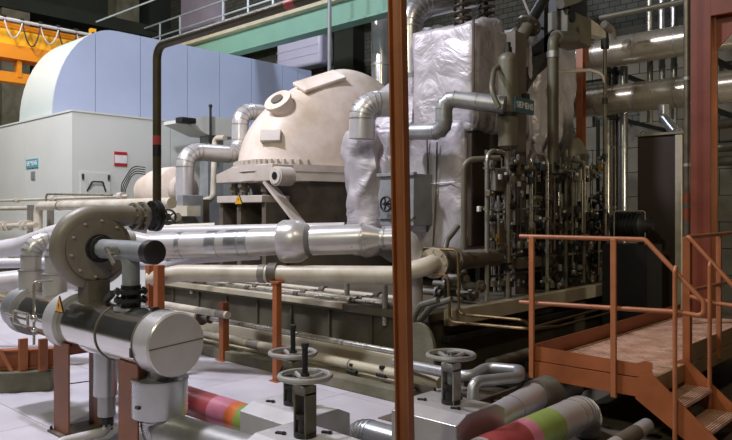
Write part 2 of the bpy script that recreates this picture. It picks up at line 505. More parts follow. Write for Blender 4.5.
for px in (-18, 18, 58):
    yy = P(px, 70, X=xg).y
    part(cr, 'hanger', MB().box(xg - .1, xg + .12, yy - .06, yy + .06, zz, z3 + .02), 'amber', False)

# ------------------------------------------------------------------ gallery railing along the back wall
yg = 15.2
gz = P(160, 23, Y=yg).z
gr = thing('gallery_railing', 'pale grey gallery railing high on the brick wall above the generator', 'railing', (-18, yg, gz - 1.25))
x0 = P(112, 36, Y=yg).x; x1 = P(520, -60, Y=yg).x
for dz in (0, -.55):
    part(gr, 'rail', MB().tube([(x0, yg, gz + dz), (x1, yg, gz + dz)], .035, seg=8), 'rail')
px_posts = (124, 140, 160, 180, 223, 248, 273, 300)
for px in px_posts:
    x = P(px, 20, Y=yg).x
    part(gr, 'post', MB().cyl((x, yg, gz - 1.3), (x, yg, gz), .04, seg=8), 'rail')
struct('trim_1', MB().box(x0 - 4, x1, yg - .15, YB, gz - 1.5, gz - 1.25), 'concrete')
# thin roof stay at the far left
single('roof_tie', 'thin pale tie rod slanting under the dark roof at upper left', 'rod', MB().tube([P(96, 22, d=25), P(156, -1, d=25)], .03, seg=6), 'rail')

# green crane runway beam
yb = 13.2
zl = P(300, 35, Y=yb).z; zu = P(300, 14, Y=yb).z
gb = thing('runway_beam', 'green crane runway beam with cream top flange high behind the turbine', 'beam', (-12, yb, zl))
part(gb, 'web', MB().box(-24, 2, yb, yb + .08, zl, zu), 'green', False)
part(gb, 'bottom_flange', MB().box(-24, 2, yb - .12, yb + .3, zl - .04, zl + .02), 'green', False)
part(gb, 'top_flange', MB().box(-24, 2, yb - .22, yb + .35, zu, zu + .12), 'greenlt', False)
# hanging stay rod
q = P(329.5, 72, d=17.2)
single('hanger_rod', 'thin grey vertical rod hanging between green beam and turbine hood', 'rod', MB().cyl(q, q + EZ * 4.6, .05, seg=8), 'grey')

# lavender duct box on the back wall
a = P(276, 30, Y=16.3); b = P(320, 30, Y=16.3)
dz0, dz1 = P(300, 67, Y=16.3).z, P(300, 5, Y=16.3).z
db = thing('duct_box', 'lavender sheet-metal duct box on wall under the green beam', 'duct', ((a.x + b.x) / 2, 16.5, dz0))
part(db, 'casing', MB().box(a.x, b.x, 16.3, YB, dz0, dz1), 'window', bevel=.12)
for k in range(4):
    z = dz0 + .35 + k * .3
    part(db, 'stiffening_rib', MB().box(a.x + .05, b.x - .1, 16.27, 16.31, z, z + .025), 'window')

# ------------------------------------------------------------------ generator enclosure
XE, YS, ZG = -15.5, 6.9, 4.3
ge = thing('generator_enclosure', 'pale grey-green generator enclosure with lavender rounded hood', 'generator', (-18.5, 11, .85))
part(ge, 'core', MB().box(-26, XE - .06, YS + .06, 15.6, .85, ZG - .05), 'seam', False)
xs = [-26, -23.4, -20.8, -18.2, XE]
for i in range(len(xs) - 1):
    part(ge, 'side_panel', MB().box(xs[i] + .012, xs[i + 1] - (.012 if i < 3 else 0), YS, YS + .06, .85, ZG), 'gen', False)
ys = [YS, 9.4, 11.9, 14.0, 15.6]
for i in range(4):
    part(ge, 'end_panel', MB().box(XE - .06, XE, ys[i] + (.008 if i else .0605), ys[i + 1] - .008, .85, ZG), 'gen', False)
part(ge, 'roof_edge', MB().box(-26, XE + .02, YS - .02, 15.6, ZG, ZG + .04), 'gen', False)
# door leaf lines on the end face
a = P(80, 172, X=XE); b = P(110, 192, X=XE)
dr = part(ge, 'access_door', MB().box(XE, XE + .025, a.y, b.y, 1.6, a.z), 'gen', False)
for y in (a.y + .05, b.y - .05):
    for z in (a.z - .1, a.z - 1.0): part(ge, 'door_hinge', MB().cyl((XE + .04, y, z - .06), (XE + .04, y, z + .06), .025, seg=8), 'dkgrey')
q = P(95, 187, X=XE)
part(ge, 'door_latch', MB().tube([q + Vector((.02, -.2, -.1)), q + Vector((.08, -.1, .12)), q + Vector((.08, .15, .12)), q + Vector((.02, .25, -.1))], .02, seg=8), 'dkgrey')
# hood: extruded profile, panels with their own joints
XH, XHB = -16.8, -18.8
prof = []
for i in range(13):
    t = math.pi / 2 * i / 12
    prof.append((8.6 - 1.6 * math.cos(t), ZG + .04 + 2.33 * math.sin(t)))
prof.append((15.4, ZG + 2.37)); prof.append((15.4, ZG + .04))
part(ge, 'hood_core', MB().prism([(XH - .02, y, z) for y, z in prof], (XHB - XH, 0, 0)), 'hoodroof', sharp=30)
cuts = [7.0, P(95, 60, X=XH).y, P(140, 60, X=XH).y, P(187, 60, X=XH).y, P(219, 70, X=XH).y, P(251, 70, X=XH).y, P(282, 70, X=XH).y, 14.8, 15.4]
def htop(y):
    if y >= 8.6: return ZG + 2.37
    c = (8.6 - y) / 1.6; return ZG + .04 + 2.33 * math.sqrt(max(0, 1 - c * c))
for i in range(len(cuts) - 1):
    a, b = cuts[i] + (.008 if i else 0), cuts[i + 1] - .008
    n = 10
    top = [(XH, a + (b - a) * k / n if i else a + (b - a) * (1 - math.cos(math.pi / 2 * k / n)), 0) for k in range(n + 1)]
    poly = [(XH, a, ZG + .04), (XH, b, ZG + .04)] + [(XH, y, max(ZG + .05, htop(y))) for _, y, _ in reversed(top)]
    if i == 0: poly = poly[:-1]
    part(ge, 'hood_panel', MB().prism(poly, (.02, 0, 0)), 'hood', False)
# small bevelled box and rod on top, by the hood
tb = thing('terminal_box', 'small white sloped box in front of generator with black tip', 'box', P(215, 140, X=-14.2))
a = P(182, 121, X=-14.2); b = P(208, 116, X=-14.2); c = P(243, 121, X=-14.2)
yv = (a.y, b.y, c.y); zt = b.z
part(tb, 'sloped_cover', MB().prism([(-14.2, yv[0], a.z + .05), (-14.2, yv[0], a.z - .03), (-14.2, yv[1], b.z - .45), (-14.2, yv[2], b.z - .45), (-14.2, yv[2], b.z), (-14.2, yv[1], b.z)], (-.8, 0, 0)), 'gen', False)
part(tb, 'black_tip', MB().box(-14.25, -13.98, yv[0] - .15, yv[0] + .25, a.z - .06, a.z + .07), 'black', bevel=.02)
part(tb, 'pedestal', MB().box(-14.7, -14.35, yv[1] + .1, yv[1] + .55, .85, b.z - .44), 'grey', False)
q = P(210.5, 106, X=-14.1)
part(tb, 'vent_rod', MB().cyl(q, q - EZ * 1.1, .03, seg=8).ball(q, .05, 10, 6), 'dkgrey')

# signs on the generator
q = P(32.5, 163.5, Y=YS)
sg = thing('sign_plate', 'small teal sign plate on left side of generator', 'sign', q)
part(sg, 'plate', MB().box(q.x - .36, q.x + .36, YS - .02, YS, q.z - .11, q.z + .11), 'signblue')
text_obj(sg, 'lettering', 'SIEMENS', .17, (q.x, YS - .022, q.z), (R90, 0, 0), 'signwhite')
part(sg, 'small_tag', MB().box(q.x - .06, q.x + .18, YS - .02, YS, q.z - .4, q.z - .2), 'grey')
q = P(120.5, 159, X=XE)
sg = thing('notice_board', 'red and white notice on generator end panel', 'sign', q)
part(sg, 'red_frame', MB().box(XE, XE + .02, q.y - .16, q.y + .16, q.z - .17, q.z + .17), 'signred')
part(sg, 'white_panel', MB().box(XE + .015, XE + .026, q.y - .155, q.y + .155, q.z - .1, q.z + .09), 'signwhite')

# ------------------------------------------------------------------ foundation plinth
ZP, YP, XP = .85, 6.2, -4.8
pl = thing('turbine_plinth', 'olive-brown turbine foundation plinth with pale top ledge', 'plinth', (-12, 10, 0))
part(pl, 'body', MB().box(-26, XP - .06, YP + .08, 15.4, 0, ZP - .1), 'plinth', False)
part(pl, 'top_slab', MB().box(-26, XP - .02, YP + .02, 15.4, ZP - .1, ZP), 'slab', bevel=.01)
part(pl, 'front_ledge', MB().box(-26, -6.2, YP, YP + .5, ZP - .07, ZP + .012), 'beige', bevel=.01)
part(pl, 'skirting', MB().box(-26, -4.95, 5.98, YP + .09, 0, .38), 'beige', bevel=.01)
part(pl, 'skirting_ledge', MB().box(-26, -4.95, 5.85, 6.0, .0, .1), 'beige', bevel=.01)
part(pl, 'end_ledge', MB().box(XP - .02, XP + .1, YP + .3, 15.0, ZP - .16, ZP + .03), 'beige', bevel=.01)
part(pl, 'lower_end_ledge', MB().box(XP - .06, XP + .06, YP + .3, 15.0, ZP - .36, ZP - .28), 'dkgrey', bevel=.01)
for i in range(14):
    x = -15.5 + i * .75
    part(pl, 'panel_rib', MB().box(x, x + .03, YP + .05, YP + .09, .38, ZP - .1), 'plinth')
for k in range(5):
    part(fl, 'shade_floor_plate', MB().box(-4.5, -1.75, 5.0 + k * 1.3, 6.29 + k * 1.3, 0, .008), 'dkcase', False)  # added dark plates stand in for shade on the floor under the platform
kb = struct('trim_2', MB().box(-20, -4.6, 5.54, 5.72, 0, .13), 'concrete', .01)
# tombstone end plate
c = P(419, 352, Y=5.95)
pts = []
for i in range(13):
    t = math.pi * i / 12; pts.append((c.x + .22 * math.cos(t), 5.93, .5 + .3 * math.sin(t)))
pts = [(c.x + .22, 5.93, 0)] + pts + [(c.x - .22, 5.93, 0)]
single('end_plate', 'pale round-topped steel plate at near end of plinth', 'plate', MB().prism(pts, (0, .05, 0)), 'concrete', bevel=.006)

# ------------------------------------------------------------------ turbine exhaust hood
TC = Vector((-10.15, 10.3, 2.86))
RX, RXP, RY, HZ = 1.9, .95, 2.4, 2.12
def dome(th, ph, k=1.0):
    q = math.cos(ph) ** (1.5 if math.cos(th) < 0 else 1.5 - .7 * math.cos(th))
    return TC + Vector(((RX if math.cos(th) < 0 else RXP) * k * q * math.cos(th), RY * k * q * math.sin(th), HZ * k * math.sin(ph) ** .95 if ph > 0 else 0))
tu = thing('turbine_casing', 'cream-painted turbine exhaust hood with bolted split flange', 'turbine', (TC.x, TC.y, ZP))
mb = MB(); rings = []
NT, NP = 64, 22
for i in range(NP + 1):
    ph = math.pi / 2 * i / NP * .985
    rings.append([dome(2 * math.pi * j / NT, ph) for j in range(NT)])
mb.loft(rings, False, True)
part(tu, 'upper_hood', mb, 'casing', sharp=60)
# split flange (upper and lower ring)
def oval(k, z, n=64): return [Vector((TC.x + (RX if math.cos(2 * math.pi * j / n) < 0 else RXP) * k * math.cos(2 * math.pi * j / n), TC.y + RY * k * math.sin(2 * math.pi * j / n), z)) for j in range(n)]
part(tu, 'upper_flange', MB().loft([oval(1.06, TC.z - .1), oval(1.06, TC.z + .03)]), 'casing2')
part(tu, 'lower_flange', MB().loft([oval(1.05, TC.z - .27), oval(1.05, TC.z - .105)]), 'casing2')
part(tu, 'lower_body', MB().loft([oval(.74, ZP), oval(.80, ZP + .6), oval(.88, TC.z - .4), oval(.93, TC.z - .26)]), 'dkcase')
bolt = None
for j in range(64):
    th = math.pi + 2.75 * j / 63 - .35
    c = Vector((TC.x + (RX if math.cos(th) < 0 else RXP) * 1.02 * math.cos(th), TC.y + RY * 1.02 * math.sin(th), TC.z + .03))
    if j % 2: continue
    if bolt is None:
        bolt = part(tu, 'flange_bolt', MB().cyl(c, c + EZ * .09, .05, seg=6), 'casing2'); c0 = c
    else:
        copy_part(bolt, c - c0)
# ports on the hood
def on_dome(px, py):
    best = None
    for i in range(200):
        for j in range(60):
            th = math.pi * .7 + math.pi * 1.2 * i / 199; ph = math.pi / 2 * j / 60
            q = dome(th, ph); r = AX.x * q.x + BY.x * q.y; d = AX.y * q.x + BY.y * q.y
            x = CX + F_PX * r / d; y = HY - F_PX * (q.z - EYE) / d
            e = (x - px) ** 2 + (y - py) ** 2
            e = max(e, 6.0) + d * .2
            if best is None or e < best[0]: best = (e, q, th, ph, d)
    q, th, ph = best[1:4]
    n = (dome(th + .01, ph) - dome(th - .01, ph)).cross(dome(th, ph + .01) - dome(th, ph - .01)).normalized()
    if n.dot(q - TC) < 0: n = -n
    return q, n
q, n = on_dome(279, 106)
part(tu, 'round_port', MB().lathe(q - n * .1, n, [(0, .24), (.2, .24), (.2, .27), (.26, .27)], 24), 'casing')
part(tu, 'port_lid', MB().lathe(q + n * .16, n, [(0, .12), (.03, .12)], 16), 'dkcase')
q, n = on_dome(270, 137)
a, b = frame(n)
part(tu, 'cover_plate', MB().bar(q - a * .19, q + a * .19, .22, .2, up=n), 'casing2', bevel=.01)
q, n = on_dome(322, 80)
# long rectangular cover on the crown
a = (P(346, 72, d=14.2) - P(302, 86, d=13.6)).normalized()
part(tu, 'crown_cover', MB().bar(q - a * .5, q + a * .5, .42, .07, up=(n + EZ * .2).normalized()), 'casing', bevel=.02)
# front support: horizontal bracket, lug, rib and legged pedestal
yfr = 7.8
a = P(216, 174, Y=yfr); b = P(272, 172, Y=yfr)
zb = TC.z - .27
part(tu, 'support_arm', MB().prism([(a.x, yfr, zb - .02), (b.x, yfr, zb - .02), (b.x, yfr, TC.z + .02), (a.x + .5, yfr, TC.z + .0), (a.x, yfr, TC.z - .12)], (0, .9, 0)), 'casing2', bevel=.015)
q = P(279, 176, Y=yfr - .02)
part(tu, 'lifting_lug', MB().lathe(q + EY * .25, -EY, [(0, .17), (.33, .17), (.33, .14), (.35, .14)], 20), 'casing2')
part(tu, 'lug_bore', MB().lathe(q - EY * .095, -EY, [(0, .07), (.012, .07)], 14), 'black')
a = P(268, 182, Y=yfr + .1); b = P(302, 226, Y=yfr + .3)
part(tu, 'diagonal_rib', MB().bar(a, b, .3, .05), 'casing2')
pf = thing('support_pedestal', 'dark legged steel pedestal under the turbine support arm', 'stand', P(243, 235, Y=yfr + .25, Z=ZP))
a = P(219, 193, Y=yfr); b = P(264, 193, Y=yfr)
part(pf, 'head_plate', MB().box(a.x, b.x, yfr - .05, yfr + .6, zb - .4, zb - .27), 'casing2', bevel=.01)
for px0, px1 in ((218, 222), (236, 240), (261, 265)):
    x0, x1 = P(px0, 200, Y=yfr).x, P(px1, 200, Y=yfr).x
    part(pf, 'leg', MB().box(x0, x1, yfr + .02, yfr + .5, ZP, zb - .4), 'dkcase', False)
part(pf, 'shade_plate', MB().box(a.x, b.x, yfr + .5, yfr + .6, ZP, zb - .4), 'black', False)  # black sheet stands in for the shade between the legs
for px in (226, 236, 257):
    x0 = P(px, 188, Y=yfr).x
    part(pf, 'levelling_screw', MB().cyl((x0, yfr + .2, zb - .28), (x0, yfr + .2, zb), .06, seg=10).cyl((x0, yfr + .2, zb - .2), (x0, yfr + .2, zb - .1), .1, seg=6), 'dkcase')
def triangle_sign(label, c, right, w, m='tri'):
    c = Vector(c); right = Vector(right).normalized(); nrm = right.cross(EZ).normalized()
    t = thing('warning_sign', label, 'sign', c)
    h = w * .87
    P3 = lambda k: [c + right * (-w / 2 * k) - EZ * h / 2 * k, c + right * (w / 2 * k) - EZ * h / 2 * k, c + EZ * h / 2 * k]
    part(t, 'black_border', MB().prism(P3(1.0), nrm * .012), 'black', False)
    part(t, 'yellow_face', MB().prism([p + nrm * .012 - EZ * h * .02 for p in P3(.82)], nrm * .004), m, False)
    part(t, 'black_symbol', MB().prism([c + nrm * .017 + right * w * .03 + EZ * h * .12, c + nrm * .017 - right * w * .07 - EZ * h * .08, c + nrm * .017 + right * w * .02 - EZ * h * .06, c + nrm * .017 - right * w * .02 - EZ * h * .27, c + nrm * .017 + right * w * .09 - EZ * h * .02, c + nrm * .017], nrm * .002), 'black', False)
    return t
triangle_sign('yellow warning triangle on the turbine support pedestal', P(239, 199, Y=yfr - .06), EX, .24)

# ------------------------------------------------------------------ insulated high-pressure section (wrapped cloth)
def cloth_block(x0, x1, y0, y1, z0, z1, step=.09, amp=.05, seed=0.0, rnd=.25, top=None):
    mb = MB(); idx = {}
    cx, cy, cz = (x0 + x1) / 2, (y0 + y1) / 2, (z0 + z1) / 2
    hx, hy, hz = (x1 - x0) / 2, (y1 - y0) / 2, (z1 - z0) / 2
    nx, ny, nz = max(2, int(2 * hx / step)), max(2, int(2 * hy / step)), max(2, int(2 * hz / step))
    def put(i, j, k):
        key = (i, j, k)
        if key in idx: return idx[key]
        p = Vector((x0 + 2 * hx * i / nx, y0 + 2 * hy * j / ny, z0 + 2 * hz * k / nz))
        # rounded corners
        inner = Vector((max(x0 + rnd, min(x1 - rnd, p.x)), max(y0 + rnd, min(y1 - rnd, p.y)), max(z0 + rnd, min(z1 - rnd, p.z))))
        dlt = p - inner; n = dlt.normalized() if dlt.length > 1e-6 else Vector((0, 0, 1))
        p = inner + n * min(rnd, dlt.length) if dlt.length > rnd else p
        s = Vector((seed, seed * 1.7, 0))
        w = noise.fractal(p * 1.1 + s, 1.0, 2.1, 4) + .9 * (abs(noise.noise(p * Vector((1.9, 1.9, .9)).length * .6 + s)) - .25)
        c = 1 - abs(noise.noise(Vector((p.x * 2.1, p.y * 2.1, p.z * 1.0)) + s)) * 2
        p = p + n * (amp * w + amp * .8 * max(0, c) ** 4)
        if top: p = top(p)
        idx[key] = len(mb.v); mb.v.append(p); return idx[key]
    for i in range(nx):
        for j in range(ny):
            for k in (0, nz): mb.f.append((put(i, j, k), put(i + 1, j, k), put(i + 1, j + 1, k), put(i, j + 1, k)))
        for k in range(nz):
            for j in (0, ny): mb.f.append((put(i, j, k), put(i + 1, j, k), put(i + 1, j, k + 1), put(i, j, k + 1)))
    for j in range(ny):
        for k in range(nz):
            for i in (0, nx): mb.f.append((put(i, j, k), put(i, j + 1, k), put(i, j + 1, k + 1), put(i, j, k + 1)))
    return mb

YI = 8.2
ia = P(473, 18, Y=YI)                      # upper near corner of the wrapped block
ib = thing('insulated_casing', 'silver cloth-wrapped high-pressure casing right of the turbine hood', 'insulation', (ia.x - 1, YI + 1, ZP))
xl = P(411, 30, Y=YI).x
zm = P(440, 128, Y=YI).z
part(ib, 'upper_wrap', cloth_block(xl, ia.x, YI, YI + 1.7, zm - .1, ia.z, seed=1.3, amp=.04, rnd=.08), 'cloth', sharp=70)
xl2 = P(352, 150, Y=YI).x; xr2 = P(464, 200, Y=YI).x; zb2 = P(430, 252, Y=YI).z
part(ib, 'lower_wrap', cloth_block(P(372, 150, Y=YI).x, xr2, YI - .02, YI + 1.9, zb2, zm + .1, seed=4.2, amp=.04, rnd=.1), 'cloth', sharp=70)
part(ib, 'left_wrap', cloth_block(xl2, P(380, 150, Y=YI).x, YI - .25, YI + 1.6, zb2 - .1, P(360, 135, Y=YI).z, seed=7.9, amp=.1, step=.06), 'cloth', sharp=70)
part(ib, 'dark_side_panel', MB().box(xr2 + .0, xr2 + .1, YI + .05, YI + 1.5, zb2 + .1, P(470, 107, Y=YI).z), 'cabinet', bevel=.02)  # brown face, its lack of light also put into the dark colour
# rounded shoulder between hood and wrapped block
c0 = Vector((-7.85, 10.3, 2.75))
rings = []
for i, (dx, r) in enumerate([(-.6, 1.7), (-.45, 1.9), (-.2, 2.0), (.6, 2.0), (1.2, 1.95), (1.6, 1.8), (1.8, 1.5)]):
    ring = []
    for j in range(40):
        th = 2 * math.pi * j / 40
        p = c0 + Vector((dx, r * math.cos(th), r * .93 * math.sin(th)))
        w = noise.fractal(p * 1.3, 1.0, 2.1, 3); p += (p - c0).normalized() * .05 * w
        ring.append(p)
    rings.append(ring)
part(ib, 'shoulder_wrap', MB().loft(rings), 'cloth', sharp=70)
# seams of the wrapping
for px, ya, yb_ in ((427, 140, 232), (437, 142, 246)):
    a = P(px, ya, Y=YI - .08); b = P(px - (4 if px > 430 else 0), yb_, Y=YI - .08)
    part(ib, 'stitched_seam', MB().tube([a, a.lerp(b, .5) + Vector((.02, .0, 0)), b], .012, seg=6), 'dkcase')
a = P(400, 186, Y=YI - .08); b = P(455, 182, Y=YI - .08)
part(ib, 'tie_wire', MB().tube([a, b], .009, seg=6), 'signwhite')
a = P(473.5, 20, Y=YI - .03); b = P(473, 95, Y=YI - .03)
part(ib, 'stitched_seam', MB().tube([a + EX * .0, b], .02, seg=6), 'dkcase')

# second wrapped body behind the valve rack
wr = thing('insulated_valve', 'crumpled cloth-wrapped valve body behind the sign and accumulator', 'insulation', (-6.8, 11, ZP))
a = P(528, 100, X=-5.95); b = P(583, 100, X=-5.95)
part(wr, 'wrap', cloth_block(-8.2, -5.95, a.y, b.y, P(555, 150, X=-5.95).z, P(555, 30, X=-5.95).z, seed=11.1, amp=.11, rnd=.4), 'cloth', sharp=70)
part(wr, 'neck', MB().cyl((-7, (a.y + b.y) / 2, ZP), (-7, (a.y + b.y) / 2, 3.3), .55, .7), 'dkcase')
a = P(498, 20, X=-5.9); b = P(528, 100, X=-5.9)
w2 = thing('insulated_pipe_wrap', 'wrinkled cloth-wrapped pipe beside the near corner of silver casing', 'insulation', (-6.4, a.y, ZP))
part(w2, 'wrap', cloth_block(-7.4, -5.75, a.y - .6, a.y + .25, P(505, 110, X=-5.9).z, P(505, 26, X=-5.9).z, seed=15.1, amp=.1, rnd=.3), 'cloth', sharp=70)
part(w2, 'riser', MB().cyl((-6.5, a.y - .2, ZP), (-6.5, a.y - .2, P(505, 105, X=-5.9).z), .3), 'dkcase')
#@@PIPES
# springs on top of the wrapped block
for px, lab in ((462, 'dark coil spring on top of silver casing, nearer the orange post'), (486, 'dark coil spring on top of silver casing, next to the dark strut')):
    c = P(px, 20, X=-6.3); z0 = ia.z - .05
    t = thing('coil_spring', lab, 'spring', (c.x, c.y, z0))
    pts = [Vector((c.x + .13 * math.cos(u * .5), c.y + .13 * math.sin(u * .5), z0 + .02 + u * .0085)) for u in range(90)]
    part(t, 'coil', MB().sweep(pts, .026, 8), 'cork')
    part(t, 'guide_rod', MB().cyl((c.x, c.y, z0), (c.x, c.y, z0 + 1.0), .035, seg=10), 'dkcase')
    part(t, 'seat_plate', MB().cyl((c.x, c.y, z0 - .02), (c.x, c.y, z0 + .03), .18), 'dkcase')
    part(t, 'top_plate', MB().cyl((c.x, c.y, z0 + .78), (c.x, c.y, z0 + .84), .18), 'dkcase')

# vertical ducts behind
a = P(381, 78, Y=15.0)
pipe('duct_riser', 'bright vertical steel duct behind the orange-brown post', [(a.x, 15.0, 5.0), (a.x, 15.0, 11.5)], S(9.5, 21), 'chrome', bands=[(.2, .05, 1.03), (.5, .05, 1.03)], cat='duct')
pipe('duct_elbow', 'silver segmented duct elbow above the wrapped silver casing', [P(410, 75, d=11), P(410, 8, d=11), P(475, -6, d=11.4)], S(13, 11), 'alu', bend=.42, bseg=6, seams=True, cat='duct')

# clad pipe joining the hood from the left
Yq = 8.3
q0 = P(185, 151, X=-12.2); q1 = P(240, 151, X=-12.2); q1.z = q0.z; q2 = P(240, 110, X=-12.2)
pa = [Vector((q0.x, q0.y, ZP)), q0, q1, Vector((q1.x, q1.y, q2.z)), Vector((q1.x, q1.y + 1.2, q2.z))]
pipe('clad_pipe', 'light grey clad pipe stepping up in three bends to turbine hood', pa, S(8.8, 14.4), 'clad', bend=.32, bseg=5, seams=True, bands=[(.2, .03, 1.05)])
a = P(184, 195, X=-11.9)
single('pipe_cover', 'grey rectangular sheet column beside the stepped clad pipe', 'panel', MB().box(a.x - .1, a.x + .1, a.y - .1, a.y + .38, ZP, a.z), 'grey', bevel=.01)
# slim pipe bend in front of hood
pipe('drain_pipe', 'slim cream pipe dropping beside the stepped pipe', [P(225, 138, Y=9.2), P(215, 138, Y=9.2), P(213, 198, Y=9.0), P(200, 202, Y=9.0), P(175, 202, Y=8.8)], S(3.5, 13), 'cream')
# white cone-ended equipment by the generator
q = P(150, 190, X=-13.2)
bs = thing('bearing_housing', 'white conical bearing housing between generator and turbine', 'machine', (q.x, q.y, ZP))
ax = EX
c = P(176, 190, X=-13.0)
part(bs, 'housing', MB().lathe(c - EX * .2, EX, [(-1.0, .25), (-.9, .38), (-.5, .46), (-.1, .5), (.3, .5), (.36, .4)], 28), 'casing')
part(bs, 'coupling_guard', MB().lathe(c + EX * .1, EX, [(0, .3), (.3, .3), (.35, .2)], 24), 'casing2')
part(bs, 'foot', MB().box(c.x - .9, c.x + .5, c.y - .55, c.y + .5, ZP, c.z - .2), 'taupe', False)
part(bs, 'foot_rail', MB().box(c.x - 1.3, c.x + 1.6, c.y - .75, c.y - .45, c.z - .55, c.z - .35), 'cream', False)
for k in range(4):
    s = c + Vector((-1.0, -.4, .15 + .05 * k))
    part(bs, 'sensor_cable', MB().tube([s + Vector((-.1 * k, 0, -.9)), s + Vector((-.3 - .06 * k, -.1, -.2)), s + Vector((-.1, 0, .25)), s + Vector((.25, .1, .2))], .012, bend=.3, seg=6), 'black')

# elbowed insulated pipe crossing behind the orange post
pb = [P(362, 205, Y=7.45), P(362, 112, Y=7.45), P(382, 104, Y=7.9), P(400, 133, Y=7.75)]
pipe('insulated_elbow', 'big grey insulated elbow left of the orange-brown post', [P(362, 139, Y=7.6), P(363, 104, Y=7.6), P(398, 104, Y=8.1)], S(14, 10), 'clad', bend=.24, seams=True)
pc = [P(400, 132, Y=7.75), P(444, 131, Y=7.75), P(444, 98, Y=7.75), P(505, 105, Y=8.05)]
pipe('clad_pipe', 'taupe clad pipe with two elbows crossing the wrapped casing', pc, S(9, 9.2), 'aludull', bend=.13, bseg=3, seams=True, bands=[(.12, .02, 1.05), (.8, .02, 1.05)])
# gauge box with black handwheel
a = P(381, 175, Y=7.75); b = P(415, 226, Y=7.75)
gx = thing('gauge_box', 'grey instrument box with black handwheel behind the post', 'box', ((a.x + b.x) / 2, 7.7, b.z))
part(gx, 'box_body', MB().box(a.x, b.x, 7.72, 8.25, b.z, a.z), 'grey', bevel=.01)
part(gx, 'lid', MB().box(a.x - .03, b.x + .03, 7.68, 7.76, a.z - .03, a.z + .02), 'grey', bevel=.005)
part(gx, 'lower_lip', MB().box(a.x - .0, b.x + .0, 7.69, 7.76, b.z + .1, b.z + .13), 'grey')

def handwheel(parent, name, c, axis, R, m, r=.018, spokes=5, hub=.05, dish=.03):
    c = Vector(c); t = Vector(axis).normalized(); a, b = frame(t)
    o = part(parent, name, MB().torus(c, t, R, r, 36, 8), m)
    mb = MB().cyl(c - t * (dish + .02), c - t * (dish - .03), hub, seg=14)
    for i in range(spokes):
        an = 2 * math.pi * i / spokes
        e = a * math.cos(an) + b * math.sin(an)
        mb.tube([c - t * dish + e * hub * .6, c - t * dish * .3 + e * R * .98], r * .85, seg=8)
    part(parent, 'wheel_spokes', mb, m)
    return o
q = P(386, 204, Y=7.6)
handwheel(gx, 'handwheel', q, -EY, .105, 'black', .016, 5, .03, 0)
part(gx, 'wheel_shaft', MB().cyl(q, q + EY * .15, .02, seg=8), 'black')

# ------------------------------------------------------------------ front pipes
dA = 8.4
def DA(px, py, k=0): return P(px, py, d=8.9 - (px - 150) / 250 * .75 + k)
pA = [DA(128, 247), DA(300, 241)]
A = thing('steam_pipe', 'large bright clad pipe with ring flange and reducer running before the turbine', 'pipe', DA(240, 244) - EZ * .25)
tA = (pA[1] - pA[0]).normalized(); LA = (pA[1] - pA[0]).length
def onA(px): k = (px - 128) / 172; return pA[0] + (pA[1] - pA[0]) * k
part(A, 'pipe_body', MB().cyl(pA[0], onA(300), .165, seg=28), 'clad')
for px0, px1 in ((212, 222), (231, 243), (244, 252), (182, 186)):
    part(A, 'clamp_band', MB().cyl(onA(px0), onA(px1), .172, seg=28), 'alu')
c = onA(295)
part(A, 'ring_flange', MB().lathe(onA(281), tA, [(0, .17), (.02, .245), (.06, .265), (.22, .265), (.28, .25), (.36, .2)], 32), 'clad')
e0 = onA(312); e1 = onA(360); e2 = onA(374); e3 = onA(398)
part(A, 'expansion_body', MB().cyl(e0, e1, .18, seg=28), 'clad')
part(A, 'reducer', MB().cyl(e1, e2, .18, .115, seg=28), 'clad')
e4 = onA(403)
part(A, 'reduced_pipe', MB().tube([e2, e4, Vector((e4.x, e4.y, ZP))], .112, bend=.16, seg=20), 'clad')
for px in (357, 376, 388):
    rr = .186 if px < 360 else .12
    part(A, 'seam_ring', MB().cyl(onA(px), onA(px + 2), rr, seg=28), 'aludull')
# white pipe lying just behind and above it
pipe('white_pipe', 'slim white pipe just behind the bright clad pipe', [DA(150, 233, .45), DA(345, 229, .45)], .085, 'white')

# lower cream pipe on orange posts
def DB(px, py, k=0): return P(px, py, d=8.7 - (px - 160) / 270 * .8 + k)
pB = [DB(150, 279), DB(180, 273), DB(395, 275), DB(428, 266), DB(436, 262, .3)]
B = pipe('cream_pipe', 'long cream pipe carried on orange posts below the clad pipe', pB, .105, 'cream', bend=.5, bands=[(.4, .08, 1.08)], band_m='taupe', flanges=[(.975, 1.7, .05)])
c = DB(272, 273)
part(B, 'pipe_clamp', MB().cyl(DB(269, 273), DB(278, 273), .125, seg=20), 'dkcase')
pipe('casing_drain_pipe', 'dull cream pipe from flange into the turbine casing', [DB(437, 262, .3), DB(437, 262, .3) + Vector((.0, 1.3, .0))], .12, 'dkcase', flanges=[(.02, 1.5, .06), (.25, 1.35, .05)])

def post(name, label, px, ytop, base, w=.1, m='orange', plate=True, rz=0, cap=True):
    base = Vector(base)
    d = AX.y * base.x + BY.y * base.y
    zt = EYE - (ytop - HY) * d / F_PX
    t = thing(name, label, 'post', base)
    part(t, 'upright', MB().cbox((base.x, base.y, zt / 2 + .006), w, w, zt - .012, rz), m, bevel=.004)
    if plate: part(t, 'base_plate', MB().cbox((base.x, base.y, .006), w * 1.7, w * 1.7, .012, rz), m)
    if cap: part(t, 'saddle', MB().cbox((base.x, base.y, zt + .012), w * 2.0, w * 1.3, .024, rz), m)
    return t
post('pipe_support_post', 'slim orange post carrying the cream pipe by the valve handwheels', 277, 283, P(277, 381, Z=0), .08)
post('pipe_support_post', 'short orange post on the kerb carrying a slim pipe end', 224, 302, P(224, 360, Z=0), .1, cap=False)
post('pipe_support_post', 'orange post behind the round volute, left one of a pair', 150, 265, P(150, 372, Z=0), .085, cap=False, plate=True)
